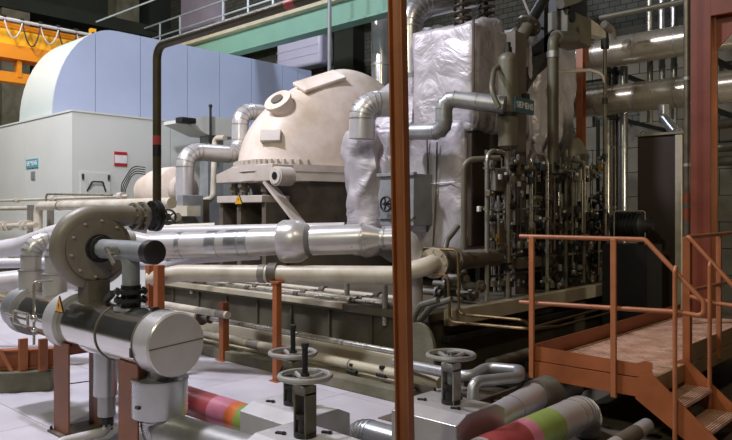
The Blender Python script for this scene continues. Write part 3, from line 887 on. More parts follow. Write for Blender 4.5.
post('pipe_support_post', 'orange post behind the round volute, right one of a pair', 159, 265, P(159, 376, Z=0), .1, cap=False, plate=True)

# pipes along the plinth
def YPipe(name, label, px0, px1, Y, ya, r, m, **k):
    a = P(px0, ya, Y=Y); b = P(px1, ya, Y=Y)
    if 'z' in k: a.z = k.pop('z')
    return pipe(name, label, [(a.x, Y, a.z), (b.x, Y, a.z)], r, m, **k)
YPipe('plinth_tube', 'slim grey tube with round flange along the dark plinth face', 201, 397, 5.75, 317, .035, 'steel', flanges=[(.004, 3.3, .05), (.06, 2.0, .03)], flange_m='dkcase')
YPipe('short_pipe', 'slim cream pipe ending on the short orange post', 120, 228, 5.5, 297, .05, 'cream', bands=[(.95, .2, 1.05)], band_m='taupe')
q = P(224, 345, Y=5.72)
YPipe('skirting_pipe', 'thick cream pipe low along the plinth skirting', 130, 440, 5.79, 395, .06, 'beige', z=.23, bands=[(.52, .25, 1.04), (.66, .02, 1.06), (.8, .02, 1.06)], band_m='taupe', colour=[(.60, .66, 'pred')])
for i, (px, lab) in enumerate(((352, 'small dark clamp valve low on plinth, left of two'), (382, 'small dark clamp valve low on plinth, right of two, beside the post'))):
    q = P(px, 372 + i * 3, Y=5.75)
    t = thing('clamp_valve', lab, 'valve', q - EZ * .04)
    part(t, 'body', MB().cyl(q - EX * .07, q + EX * .07, .03, seg=10), 'dkgrey')
    part(t, 'stem', MB().cyl(q, q + EZ * .08, .014, seg=8), 'dkgrey')
    part(t, 'knob', MB().cyl(q + EZ * .07, q + EZ * .1, .035, seg=10), 'dkgrey')
# conduits on top of the ledge
for i, (dy, z, r, m) in enumerate(((.12, .04, .022, 'steel'), (.22, .045, .03, 'cream'), (.36, .05, .025, 'dksteel'), (.5, .06, .04, 'cream'))):
    labs = ('thin steel conduit at the front of the plinth ledge', 'cream conduit second from the plinth front edge', 'dark steel conduit third from the plinth front edge', 'thicker cream conduit lying back on the plinth ledge')
    xa, xb = -13.5, -5.1 - .15 * i
    mbands = [(.1 + .13 * k + .02 * i, .09, 1.6) for k in range(7)]
    pipe('ledge_conduit', labs[i], [(xa, YP + dy, ZP + z), (xb, YP + dy, ZP + z)], r, m, bands=mbands, band_m='dkcase', cat='conduit')
for px, y0, y1, lab in ((385, 285, 326, 'short vertical steel pipe dropping behind the orange-brown post'), (347, 280, 296, 'stub pipe standing on plinth ledge under the cream pipe'), (192, 278, 294, 'stub pipe on plinth ledge near the volute')):
    a = P(px, y0, Y=YP + .06); b = P(px, y1, Y=YP + .02)
    single('drop_pipe', lab, 'pipe', MB().tube([a, (a.x, a.y, b.z)], .035, seg=10), 'steel')
# bent drain hoses at the near end of plinth
for i, pp in enumerate(([(438, 300), (420, 305), (414, 316), (413, 345)], [(452, 299), (432, 306), (422, 318), (414, 325)])):
    lab = ('grey hose bending down at the near plinth end', 'grey hose curling under the near plinth flange')[i]
    pipe('drain_hose', lab, [P(x, y, Y=6.05 + .1 * i) for x, y in pp], .035, 'hose', bend=.12, cat='hose')
# thin copper tubes
pipe('copper_tube', 'upper thin copper tube with square bends before the valve rack', [P(420, 262, Y=6.5), P(421, 248, Y=6.5), P(458, 250, Y=6.5), P(459, 314, Y=6.5), P(523, 320, Y=6.4), P(533, 328, Y=6.6), P(560, 320, X=-4.3), P(615, 305, X=-4.3)], .017, 'copper', bend=.07, seg=8, cat='tube')
pipe('copper_tube', 'lower thin copper tube looping under the upper one', [P(428, 273, Y=6.35), P(448, 275, Y=6.35), P(450, 322, Y=6.35), P(530, 329, Y=6.2), P(560, 326, X=-4.2), P(615, 311, X=-4.2)], .017, 'copper', bend=.07, seg=8, cat='tube')
pipe('steel_tube', 'thin steel tube running level behind the copper bends', [P(425, 262, Y=6.8), P(426, 252, Y=6.8), P(488, 252, Y=7.2)], .018, 'steel', bend=.06, seg=8, cat='tube')

# ------------------------------------------------------------------ left background pipes
pipe('rail_pipe', 'thin pale pipe rail along the generator foot', [P(0 - 30, 202, Y=6.3), P(128, 196, Y=6.3)], .03, 'cream', bands=[(.22, .09, 2.0), (.38, .09, 2.0), (.62, .12, 2.4), (.97, .16, 2.6)], band_m='casing2')
pipe('rail_pipe', 'thin bent pipe rail with step behind the volute', [P(46, 205, Y=6.0), P(46, 194, Y=6.0), P(112, 195, Y=6.0)], .022, 'steel', bend=.1)
pipe('pale_pipe', 'pale pipe rising and bending right behind the volute', [P(38, 300, Y=5.7), P(38, 206, Y=5.7), P(172, 203, Y=5.7)], S(5, 12), 'cream', bend=.17, bands=[(.42, .05, 1.1)])
pipe('pale_pipe', 'thin pale pipe entering at left edge below the rail', [P(-30, 209, Y=6.1), P(34, 208, Y=6.1)], .05, 'cream')
pipe('flanged_pipe', 'small flanged cream pipe at left edge', [P(-30, 227, Y=5.2), P(36, 225, Y=5.2)], .05, 'cream', flanges=[(.55, 2.0, .06), (.62, 1.9, .03), (.83, 1.9, .05), (.9, 2.0, .04)])
pipe('white_pipe', 'thick white pipe curving up from left edge behind the volute', [P(-40, 256, d=9.6), P(20, 246, d=9.3), P(62, 231, d=9.0), P(110, 236, d=8.9), P(150, 244, d=8.85)], S(9, 9.3), 'white', bend=1.0, bseg=8)
pipe('white_pipe', 'very thick white pipe at the lower left edge', [P(-40, 287, d=8.8), P(24, 279, d=9.2), P(80, 280, d=9.2)], S(10, 9), 'white', bend=.5)
pipe('white_pipe', 'white pipe at left edge between the two thick ones', [P(-40, 264, d=10), P(80, 262, d=10)], S(5, 10), 'white')
pipe('white_pipe', 'lowest slim white pipe at the left edge under the thick pipe', [P(-40, 308, d=9), P(70, 304, d=9)], S(4, 9), 'white')
pipe('cross_pipe', 'white pipe with a gentle bend right of the volute, above the cream pipe', [DB(100, 262, .7), DB(165, 266, .7), DB(195, 258, .7), DB(260, 254, .9)], .075, 'white', bend=.4)
# pale sheet behind the left pipes
single('pipe_shield', 'pale green sheet shield low behind the left pipes', 'panel', MB().box(-16, -10.5, 6.02, 6.05, .0, 1.45), 'gen')
for px, lab in ((32, 'taupe pipe stand leg left of the pale pipe bend'), (52, 'taupe pipe stand leg behind the volute top'), (80, 'taupe pipe stand leg hidden behind the volute')):
    q = P(px, 205, Y=6.0)
    single('pipe_stand', lab, 'stand', MB().box(q.x - .06, q.x + .06, 5.92, 6.02, 0, q.z), 'taupe')
hv = thing('gate_valve', 'small gate valve with dark handwheel beside the olive riser', 'valve', P(168, 222, d=9.4))
q = P(168, 217, d=9.4); n = (Vector((0, 0, q.z)) - q).normalized(); n = Vector((-q.x, -q.y, 0)).normalized()
handwheel(hv, 'handwheel', q, n, .1, 'dkgrey', .014, 5, .03, 0)
part(hv, 'stem', MB().cyl(q, q - n * .3, .02, seg=8), 'dkgrey')
part(hv, 'body', MB().tube([q - n * .3 - EX * .25, q - n * .3 + EX * .25], .06, seg=12), 'cream')
part(hv, 'bonnet', MB().cyl(q - n * .12, q - n * .24, .05, seg=10), 'dkgrey')
pipe('level_pipe', 'short cream pipe behind the handwheel of the small gate valve', [P(160, 228, d=10.4), P(215, 226, d=10.4)], .05, 'cream')

# ------------------------------------------------------------------ olive riser pipe
Yo = 3.62
top = P(157, 46, Y=Yo)
far = Vector((top.x + 5.2, Yo, top.z))
low = P(157, 207, Y=Yo)
xo = top.x
pipe('olive_riser', 'dark olive pipe rising then running up right along the hall', [Vector((xo, Yo - .12, P(150, 216, Y=Yo).z)), Vector((xo, Yo, P(157, 215, Y=Yo).z)), Vector((xo, Yo, top.z)), far], .042, 'olive', bend=.13, colour=[(.115, .128, 'pred'), (.098, .115, 'black'), (.535, .552, 'pred')])

# ------------------------------------------------------------------ vessel and volute
YV, ZV, RV = 2.86, 1.0, .238
xn = P(176, 343, Y=YV).x; xf = P(28, 315, Y=YV).x
ve = thing('heat_exchanger', 'shiny horizontal steel vessel with round end cap on brown supports', 'vessel', ((xn + xf) / 2, YV, .55))
def VX(px): return P(px, 330, Y=YV).x
def vseg(name, x0, x1, r, m='mirror'):
    return part(ve, name, MB().cyl((x0, YV, ZV), (x1, YV, ZV), r, seg=40), m, sharp=30)
xa = VX(161)
vseg('end_cap', xa, xn, RV + .008, 'clad')
cap = part(ve, 'end_disc', MB().lathe((xn, YV, ZV), EX, [(0, RV + .006), (.012, RV - .004)], 40), 'clad')
part(ve, 'cap_seam', MB().bar((xn + .013, YV - RV * .98, ZV - .01), (xn + .013, YV + RV * .98, ZV + .02), .004, .008), 'dkcase')
vseg('shell', VX(100), xa, RV - .004)
vseg('shell_seam', VX(121), VX(122.2), RV + .003, 'dkcase')
vseg('shell_seam', VX(160), VX(161.3), RV + .012, 'dkcase')
vseg('shell_far', VX(78), VX(100), RV - .01)
xs0, xs1 = VX(71), VX(81)
vseg('girth_flange', xs0, xs1, RV + .03, 'clad')
vseg('inner_shell', VX(33), xs0, RV - .03)
vseg('far_flange', xf, VX(35), RV + .008, 'aludull')
vseg('far_head', xf - .15, xf, RV - .02, 'aludull')
part(ve, 'hinge_catch', MB().cbox((VX(160), YV - RV * .99, ZV - .06), .03, .03, .07), 'dkgrey')
part(ve, 'hinge_catch', MB().cbox((VX(160), YV - RV * .2, ZV + RV * 1.02), .03, .06, .05), 'dkgrey')
# bracket rod and gauge between the flanges
x1, x2 = VX(46), VX(60)
part(ve, 'tie_rod', MB().tube([(VX(34), YV - RV - .05, ZV + .0), (VX(58), YV - RV - .05, ZV + .0)], .014, seg=8), 'steel')
part(ve, 'gauge_frame', MB().bar((x1, YV - RV - .06, ZV + .06), (x2, YV - RV - .06, ZV + .06), .03, .012).bar((x1, YV - RV - .06, ZV - .06), (x1, YV - RV - .06, ZV + .07), .02, .02).bar((x2, YV - RV - .06, ZV - .06), (x2, YV - RV - .06, ZV + .07), .02, .02).bar((x1, YV - RV - .06, ZV - .06), (x2, YV - RV - .06, ZV - .06), .03, .012), 'steel')
xq = VX(63)
part(ve, 'gauge_pipe', MB().tube([(xq, YV - RV - .03, ZV - .22), (xq, YV - RV - .03, ZV + .36), (xq, YV - .1, ZV + .36)], .013, bend=.03, seg=8), 'steel')
part(ve, 'gauge_fitting', MB().ball((xq, YV - RV - .03, ZV + .02), .035, 12, 8), 'chrome')
part(ve, 'gauge_fitting', MB().ball((xq, YV - RV - .03, ZV - .08), .028, 12, 8), 'chrome')
# collars and clad elbows on top of the vessel
for px, lab in ((31, 'front'), (55, 'rear')):
    yy = YV + (.0 if lab == 'front' else .03)
    x = P(px, 300, Y=yy).x
    d = AX.y * x + BY.y * yy
    R = S(11.5, d)
    z0 = ZV + RV * .35; z1 = P(px, 271 if lab == 'front' else 275, Y=yy).z
    part(ve, 'nozzle', MB().cyl((x, yy, ZV), (x, yy, z0 + .12), R * .62, seg=24), 'aludull')
    t = thing('nozzle_collar', 'wide steel collar on the vessel, ' + ('nearest the left edge' if lab == 'front' else 'second from the left edge'), 'collar', (x, yy, z0 + .1))
    part(t, 'sleeve', MB().cyl((x, yy, z0 + .1), (x, yy, z1), R, seg=32), 'clad')
    part(t, 'top_rim', MB().cyl((x, yy, z1), (x, yy, z1 + .015), R * 1.04, seg=32), 'aludull')
    tgt = P(px + 30, 241, d=d + .2)
    pipe('clad_elbow', 'silver segmented elbow rising from the ' + ('left' if lab == 'front' else 'second') + ' vessel collar toward the volute', [(x, yy, z1), (x, yy, tgt.z), tgt, tgt + (tgt - Vector((x, yy, tgt.z))).normalized() * .5], R * .84, 'clad', bend=.22, bseg=5, seams=True)
# volute blower
vc = P(94, 248, Y=YV); RVv = .36
vo = thing('volute', 'taupe round volute casing with tangential outlet above the vessel', 'blower', (vc.x, YV, ZV + RV))
# scroll: torus-like tube growing around, ends in +Y tangential outlet at the top
ro = .085
spine = []; rad = []
for i in range(41):
    th = math.radians(-40 - 310 + 310 * i / 40)          # angle in YZ plane
    th = math.radians(90 + 300 - 300 * i / 40)
    spine.append(Vector((vc.x - .01, YV + (RVv - .06) * math.cos(th), vc.z + (RVv - .075) * math.sin(th)))); rad.append(.055 + .045 * i / 40)
outl = P(140, 217, X=vc.x)
for k in range(1, 8):
    spine.append(Vector((vc.x - .01, YV + .075 * k, spine[40].z))); rad.append(.095)
zsp = spine[40].z
part(vo, 'scroll', MB().sweep(spine, rad, 20), 'taupe', sharp=60)
part(vo, 'housing', MB().lathe((vc.x - .13, YV, vc.z), EX, [(0, RVv * .8), (.02, RVv * .9), (.17, RVv * .9), (.185, RVv * .86), (.195, RVv * .8), (.21, RVv * .78), (.225, RVv * .3)], 48), 'taupe', sharp=30)
part(vo, 'housing_rim', MB().torus((vc.x + .07, YV, vc.z), EX, RVv * .8, .008, 48, 6), 'dkcase')
bolt = None
for k in range(10):
    th = 2 * math.pi * k / 10 + .2
    q = Vector((vc.x + .07, YV + RVv * .69 * math.cos(th), vc.z + RVv * .69 * math.sin(th)))
    if bolt is None: bolt = part(vo, 'cover_bolt', MB().cyl(q, q + EX * .03, .012, seg=6), 'casing2'); q0 = q
    else: copy_part(bolt, q - q0)
xh = vc.x + .1
part(vo, 'hub_flange', flange_mb((xh, YV, vc.z), EX, .125, .05, 8, .014), 'dkgrey')
part(vo, 'hub_flange', flange_mb((xh + .06, YV, vc.z), EX, .115, .03, 8, .014), 'dkgrey')
xe = P(155, 250, Y=YV).x
part(vo, 'inlet_pipe', MB().cyl((xh, YV, vc.z), (xe, YV, vc.z), .085, seg=24), 'grey')
part(vo, 'inlet_cap', MB().lathe((xe - .09, YV, vc.z), EX, [(0, .088), (0, .098), (.09, .098), (.1, .08)], 28), 'dkgrey')
xb = P(131, 260, Y=YV).x
part(vo, 'branch_pipe', MB().tube([(xb - .08, YV, vc.z), (xb, YV, vc.z - .1), (xb, YV, P(131, 292, Y=YV).z)], .072, bend=.1, seg=20), 'grey')
q = Vector((xb - .05, YV - .1, vc.z + .0))
part(vo, 'vent_cock', MB().cyl(q, q - EY * .07, .04, seg=14).bar(q - EY * .07 - EX * .05 + EZ * .03, q - EY * .07 + EX * .09 - EZ * .1, .02, .03), 'steel')
zf = P(131, 291, Y=YV).z
part(vo, 'branch_flange', flange_mb((xb, YV, zf), EZ, .135, .03, 8, .014), 'dkgrey')
part(vo, 'branch_flange', flange_mb((xb, YV, zf - .07), EZ, .135, .03, 8, .014), 'dkgrey')
part(vo, 'gasket_spool', MB().cyl((xb, YV, zf - .15), (xb, YV, zf + .05), .08, seg=20), 'dkgrey')
part(vo, 'flange_lever', MB().bar((xb - .12, YV - .1, zf - .02), (xb - .32, YV - .06, zf - .1), .04, .05), 'dkgrey')
part(vo, 'branch_collar', MB().cyl((xb, YV, ZV + RV * .85), (xb, YV, zf - .13), .14, seg=28), 'alu')
# foot of the volute
part(vo, 'foot', MB().cbox((vc.x, YV, (vc.z - RVv + ZV + RV) / 2), .2, .2, abs(vc.z - RVv - ZV - RV) + .16), 'dkcase')
# outlet flanges
yo = YV + .48
for dy, R in ((-.09, .125), (-.01, .135), (.1, .145), (.14, .15)):
    part(vo, 'outlet_flange', flange_mb((vc.x - .01, yo + dy, zsp), EY, R, .03, 10, .014), 'taupe' if dy < 0 else 'dkgrey')
triangle_sign('yellow warning triangle on the vessel below the volute', Vector((VX(88), YV - RV - .01, ZV + .2)), EX, .17)

# supports: H-section columns under the vessel
for px, lab in ((64, 'brown H-section column under the far half of vessel'), (131, 'brown H-section column under the near half of vessel')):
    x = P(px, 400, Y=YV - .15).x
    t = thing('vessel_support', lab, 'column', (x, YV, 0))
    for dy in (-.17, .16):
        part(t, 'flange_plate', MB().box(x - .15, x + .15, YV + dy - .008, YV + dy + .008, .02, ZV - RV * .7), 'brownox', False)
    part(t, 'saddle', MB().box(x - .12, x + .12, YV - .165, YV + .155, ZV - RV - .03, ZV - RV * .8), 'brownox', False)
    part(t, 'base_plate', MB().box(x - .19, x + .19, YV - .22, YV + .22, 0, .02), 'dkcase', False)
    for sx in (-1, 1):
        for sy in (-1, 1):
            c = Vector((x + sx * .165, YV + sy * .195, .02)); part(t, 'anchor_bolt', MB().cyl(c, c + EZ * .03, .014, seg=6), 'dkgrey')
# outlets beneath the vessel
xo1 = P(106, 370, Y=YV).x
oc = thing('vessel_outlet', 'grey stepped outlet sleeve under the middle of vessel', 'pipe', (xo1, YV, .0))
part(oc, 'sleeve', MB().cyl((xo1, YV, .42), (xo1, YV, ZV - RV * .85), .105, seg=28), 'alu')
part(oc, 'lower_sleeve', MB().cyl((xo1 + .01, YV, .24), (xo1 + .01, YV, .42), .075, seg=24), 'aludull')
part(oc, 'outlet_flange', flange_mb((xo1 + .01, YV, .2), EZ, .06, .05, 6, .01), 'dkgrey')
part(oc, 'drain_elbow', MB().tube([(xo1 + .01, YV, .22), (xo1 + .01, YV, .1), (xo1 - .0, YV - .38, .1), (xo1 + .1, YV - .6, .02)], .042, bend=.08, seg=14), 'white')
xo2 = P(160, 390, Y=YV).x
ob = thing('vessel_outlet', 'wide steel outlet sleeve with segmented elbow under the vessel end cap', 'pipe', (xo2, YV, 0))
zc0, zc1 = P(160, 414, Y=YV).z, P(160, 379, Y=YV).z
part(ob, 'neck', MB().cyl((xo2, YV, zc1 - .05), (xo2, YV, ZV - .15), .1, seg=24), 'aludull')
part(ob, 'sleeve', MB().cyl((xo2, YV, zc0), (xo2, YV, zc1), .212, seg=40), 'alu')
part(ob, 'sleeve_rim', MB().cyl((xo2, YV, zc1), (xo2, YV, zc1 + .012), .218, seg=40), 'aludull')
part(ob, 'handle', MB().cbox((xo2 + .04, YV - .212, zc0 + .1), .05, .02, .02), 'dkgrey')
path = fillet([(xo2, YV, zc0 + .05), (xo2, YV, .3), (P(305, 376, Y=3.08).x - .28, YV + .12, .3)], .3, 7)
part(ob, 'clad_elbow', MB().sweep(path, .15, 28), 'aludull')
for i in range(1, 9):
    d = (path[i + 1] - path[i - 1]).normalized()
    part(ob, 'seam_ring', MB().cyl(path[i] - d * .006, path[i] + d * .006, .155, seg=28), 'alu')

# orange low frame at left edge
fr = thing('barrier_frame', 'orange low channel frame with posts on a kerb at left edge', 'frame', P(25, 372, d=7.8))
a = P(-40, 361, d=7.7); b = P(54, 361, d=7.9); b.z = a.z
part(fr, 'channel', MB().bar(a, b, .06, .2), 'orange', bevel=.004)
part(fr, 'channel_lip', MB().bar(a + EZ * .1, b + EZ * .1, .14, .02), 'orange')
part(fr, 'lower_lip', MB().bar(a - EZ * .1, b - EZ * .1, .14, .02), 'orange')
for px in (23, 43):
    q = P(px, 360, d=7.75); part(fr, 'post', MB().bar(Vector((q.x, q.y, a.z - .12)), Vector((q.x, q.y, a.z + .24)), .09, .05, up=EX), 'orangel')
q = P(0, 350, d=7.7); q2 = P(12, 372, d=7.7); part(fr, 'brace', MB().bar(q, q2, .03, .03), 'orangel')
zk = a.z - .12
single('kerb_sleeper', 'mossy dark sleeper kerb under the orange frame', 'kerb', MB().bar(Vector((a.x, a.y, zk / 2)), Vector((b.x, b.y, zk / 2)), .3, zk), 'concrete', bevel=.015)
single('floor_cable', 'thin dark cable lying on pale floor left of the support', 'cable', MB().sweep([P(x, y, Z=.006) for x, y in ((-10, 392), (15, 393), (30, 391), (48, 387), (60, 385), (90, 381))], .006, 6), 'dkgrey')
#@@FRONT
# ------------------------------------------------------------------ valves on the floor
def valve_box(label, wx, wy, ztop, zwheel, x0, x1, y0, y1, m='sheet', tall=True, R=.178, wm='grey'):
    t = thing('valve_box', label, 'valve', ((x0 + x1) / 2, (y0 + y1) / 2, 0))
    c = .055
    prof = [(y0, 0), (y1, 0), (y1, ztop - c), (y1 - c * 2.2, ztop), (y0 + c * 2.2, ztop), (y0, ztop - c)]
    part(t, 'sheet_box', MB().prism([(x0, y, z) for y, z in prof], (x1 - x0, 0, 0)), m, False, bevel=.003)
    part(t, 'box_seam', MB().prism([(x1 - .004, y * 1 + ((y0 + y1) / 2 - y) * -.006, z * 1.006) for y, z in prof], (.012, 0, 0)), 'aludull', False)
    for k, (fx, fy) in enumerate(((.2, .3), (.75, .25), (.5, .8))):
        q = Vector((x0 + (x1 - x0) * fx, y0 + .09 + (y1 - y0 - .18) * fy, ztop))
        part(t, 'lid_catch', MB().cbox(q + EZ * .006, .07, .03, .012, .4).cyl(q + EX * .03, q + EX * .03 + EZ * .02, .012, seg=8), 'dkgrey')
    w = Vector((wx, wy, zwheel))
    # yoke
    yk = part(t, 'yoke', MB().box(wx - .06, wx - .045, wy - .05, wy + .05, ztop, zwheel - .1).box(wx + .045, wx + .06, wy - .05, wy + .05, ztop, zwheel - .1).box(wx - .06, wx + .06, wy - .05, wy + .05, zwheel - .12, zwheel - .06), 'rackgrey' if tall else 'wheel', bevel=.004)
    part(t, 'gland', MB().lathe((wx, wy, ztop), EZ, [(0, .075), (.03, .075), (.03, .05), (.12, .045), (.12, .06), (.15, .06)], 18), 'dkgrey')
    part(t, 'stem', MB().cyl((wx, wy, ztop + .1), (wx, wy, zwheel + (.21 if tall else .03)), .02 if tall else .03, seg=12), 'black' if tall else 'grey')
    handwheel(t, 'handwheel', w, EZ, R, 'wheel', .019, 5, .045, .03)
    if tall: part(t, 'stem_cap', MB().cyl((wx, wy, zwheel + .19), (wx, wy, zwheel + .22), .026, seg=12), 'dkgrey')
    part(t, 'wheel_nut', MB().cyl((wx, wy, zwheel - .06), (wx, wy, zwheel + .02), .032, seg=6), 'dkgrey')
    return t
w2 = P(293, 353, Y=3.58)
x0 = P(247, 420, Y=3.33).x
vb2 = valve_box('sheet-metal valve box with tall black stem, joined to the red and green pipe', w2.x, w2.y, .5, w2.z, w2.x - .31, w2.x + .36, 3.3, 3.84)
w1 = P(305, 376, Y=3.08)
vb1 = valve_box('front sheet-metal valve box with tall black stem at bottom of picture', w1.x, w1.y, .52, w1.z, w1.x - .3, w1.x + .42, 2.78, 3.4, R=.168)
w3 = P(451, 355, Y=4.36)
vb3 = valve_box('sheet-metal valve box with short handwheel right of the orange-brown post', w3.x, w3.y, .53, w3.z, w3.x - .34, w3.x + .27, 4.05, 4.68, tall=False, m='clad')
# guide plate of the rear valve
q = P(287, 370, Y=3.58)
part(vb2, 'pointer_plate', MB().prism([q + Vector((-.1, -.02, -.05)), q + Vector((.06, -.02, -.02)), q + Vector((.1, -.02, .1)), q + Vector((.0, -.02, .07))], (0, .01, 0)), 'olive', False)
# banded pipes
yv = 3.57
pipe('banded_pipe', 'red, pink, orange and green banded pipe entering the rear valve box', [(-7.0, yv, .26), (w2.x - .3, yv, .26)], .125, 'pred', seg=28, colour=[(.73, .83, 'ppink'), (.83, .88, 'porange'), (.88, 1.0, 'pgreen'), (.0, .55, 'alu')])
pipe('clad_pipe', 'bright clad pipe leaving the near valve box to the left', [(w3.x - .32, 4.15, .2), (-3.9, 4.15, .2), (-4.1, 4.15, .0)], .11, 'alu', bend=.2, seams=True, bseg=5)
# big banded pipe along Y at lower right
xr = -2.72
a = P(512, 436, X=xr)
pipe('banded_pipe', 'big pipe with red and green bands and bright sleeve below platform', [(xr + .0, 4.1, .27), (xr, 5.72, .27), (xr - .1, 5.95, .0)], .145, 'clad', bend=.28, seg=28, seams=True, colour=[(.02, .26, 'pred'), (.26, .33, 'ppink'), (.33, .52, 'pgreen')], bands=[(.7, .012, 1.03)])
pipe('clad_pipe', 'slim clad pipe beside the big banded pipe near stair foot', [(-2.3, 4.9, .14), (-2.32, 6.1, .14)], .065, 'clad', bands=[(.62, .4, 1.03)], band_m='dkcase')
# clad pipe and corrugated compensator behind box
pipe('clad_pipe', 'pinkish steel pipe from near valve box toward platform', [(w3.x + .1, 4.66, .3), (w3.x - .05, 5.75, .3)], .125, 'clad', seg=24, bands=[(.5, .012, 1.03)])
cp = thing('bellows_joint', 'dark corrugated bellows joint under the platform edge', 'pipe', (w3.x - .06, 6.2, .3 - .15))
prof = []
for k in range(40): prof.append((k * .018, .135 + .02 * math.cos(k * math.pi)))
part(cp, 'bellows', MB().lathe((w3.x - .05, 5.75, .3), EY, prof, 24), 'dksteel')
part(cp, 'tail_pipe', MB().cyl((w3.x - .05, 6.4, .3), (w3.x - .05, 9.0, .3), .12, seg=20), 'dkgrey')
pipe('bent_pipe', 'U-shaped clad pipe with two elbows behind the near valve box', [P(395, 362, Y=5.75), P(470, 377, Y=5.5), P(487, 367, Y=5.9), P(520, 370, Y=5.9), P(519, 377, Y=5.6), P(473, 382, Y=5.1), P(473, 402, Y=5.05, Z=.32)], .052, 'aludull', bend=.09, seams=False, bands=[(.93, .02, 1.06), (.3, .02, 1.06)])
# floor grating strips in the dark trench area under platform
tr = thing('cable_tray', 'dark slatted cable tray on floor between the pipes', 'tray', (-3.0, 5.5, 0))
for k in range(10):
    part(tr, 'rung', MB().box(-3.9 + .0, -2.95, 4.95 + k * .16, 5.0 + k * .16, .05, .08), 'dksteel', False)
for x in (-3.92, -2.95):
    part(tr, 'side_rail', MB().box(x, x + .03, 4.9, 6.6, .0, .12), 'dksteel', False)

# ------------------------------------------------------------------ brown column in the foreground
cb = RD((406.5 - CX) / F_PX * 4.55, 4.55, 0)
topc = P(396, -60, d=4.55)
col = thing('steel_column', 'orange-brown H-section column standing in front of everything', 'column', (cb.x, cb.y, 0))
def hsec(root, a, b, w, h, tw, tf, m, rz=0.0):
    a = Vector(a); b = Vector(b); e1 = Vector((math.cos(rz), math.sin(rz), 0)); e2 = Vector((-math.sin(rz), math.cos(rz), 0))
    for s, nm in ((-1, 'flange_plate'), (1, 'flange_plate')):
        p = []
        for q in (a, b):
            for u, v in ((-w / 2, s * h / 2 - tf / 2), (w / 2, s * h / 2 - tf / 2), (w / 2, s * h / 2 + tf / 2), (-w / 2, s * h / 2 + tf / 2)): p.append(q + e1 * u + e2 * v)
        part(root, nm, MB().hexa(p), m, False, bevel=.002)
    p = []
    for q in (a, b):
        for u, v in ((-tw / 2, -h / 2), (tw / 2, -h / 2), (tw / 2, h / 2), (-tw / 2, h / 2)): p.append(q + e1 * u + e2 * v)
    part(root, 'web', MB().hexa(p), m, False)
hsec(col, cb, topc, .088, .088, .01, .012, 'colbrown', math.radians(43 + 62))
part(col, 'base_plate', MB().cbox((cb.x, cb.y, .008), .22, .22, .016, math.radians(43)), 'brownox')

# ------------------------------------------------------------------ platform with stairs
XW0, XW1, YW0, YW1, ZW = -3.41, -2.27, 6.03, 10.2, .56
pf = thing('access_platform', 'orange steel access platform with railings and two-step stair', 'platform', ((XW0 + XW1) / 2, 8, 0))
for k in range(6):
    y = YW0 + .02 + k * (YW1 - YW0) / 6
    part(pf, 'deck_plate', MB().box(XW0 + .02, XW1 - .01, y, y + (YW1 - YW0) / 6 - .006, ZW - .03, ZW), 'deck', False)
# anti-slip bumps on deck: one stuff part
mb = MB()
for i in range(20):
    for j in range(70):
        x = XW0 + .06 + i * .052; y = YW0 + .06 + j * .058 + (.029 if i % 2 else 0)
        s = 1 if (i + j) % 2 else -1
        mb.bar((x - .011, y - .011 * s, ZW + .001), (x + .011, y + .011 * s, ZW + .001), .007, .005)
part(pf, 'tread_bumps', mb, 'deck', False, kind='stuff')
tbz0, tbz1 = ZW - .16, ZW + .15
# front end: fascia with toe board, and chamfered end by the stair
part(pf, 'toe_board', MB().prism([(XW0, YW0, ZW + .01), (XW1 - .12, YW0, ZW + .01), (XW1 - .05, YW0, ZW + .03), (XW1 + .02, YW0, ZW + .05), (XW1 + .02, YW0, ZW + .15), (XW1 - .03, YW0, ZW + .16), (XW1 - .12, YW0, ZW + .125), (XW0, YW0, ZW + .15)], (0, .008, 0)), 'orange', False)
part(pf, 'end_channel', MB().box(XW0, XW1 - .12, YW0 - .012, YW0 + .05, tbz0, ZW + .0), 'orange', False)
part(pf, 'back_toe_board', MB().box(XW0 - .008, XW0, YW0, YW1, ZW, ZW + .15), 'orange', False)
part(pf, 'back_channel', MB().box(XW0 - .02, XW0 + .03, YW0, YW1, tbz0, ZW - .03), 'orange', False)
part(pf, 'side_toe_board', MB().box(XW1 - .008, XW1, 6.96, YW1, ZW, ZW + .16), 'tan', False)
part(pf, 'side_channel', MB().box(XW1 - .03, XW1 + .01, 6.1, YW1, tbz0, ZW - .03), 'tan', False)
part(pf, 'deck_nosing', MB().box(XW1 - .02, XW1 + .012, YW0 + .02, 6.9, ZW - .05, ZW + .004), 'tan', False)
# stair stringers and treads
slope = (.55 / .45)
for y in (YW0, 6.88):
    x0 = XW1 - .12
    part(pf, 'stringer', MB().prism([(x0, y - .012, ZW + .0), (x0, y - .012, ZW - .18), (XW1 + .56 - .1, y - .012, 0), (XW1 + .56 + .08, y - .012, 0), (XW1 + .56 + .08, y - .012, .08), (XW1 + .02, y - .012, ZW + .06)], (0, .012, 0)), 'orange', False)
for k, (xt, zt) in enumerate(((XW1 + .02, .37), (XW1 + .22, .18))):
    tr_ = part(pf, 'tread', MB().box(xt, xt + .24, YW0 + .002, 6.866, zt - .03, zt), 'deck', False)
    for j in range(10):
        part(tr_, 'tread_ridge', MB().box(xt + .01 + j * .023, xt + .02 + j * .023, YW0 + .01, 6.86, zt, zt + .008), 'deck', False)
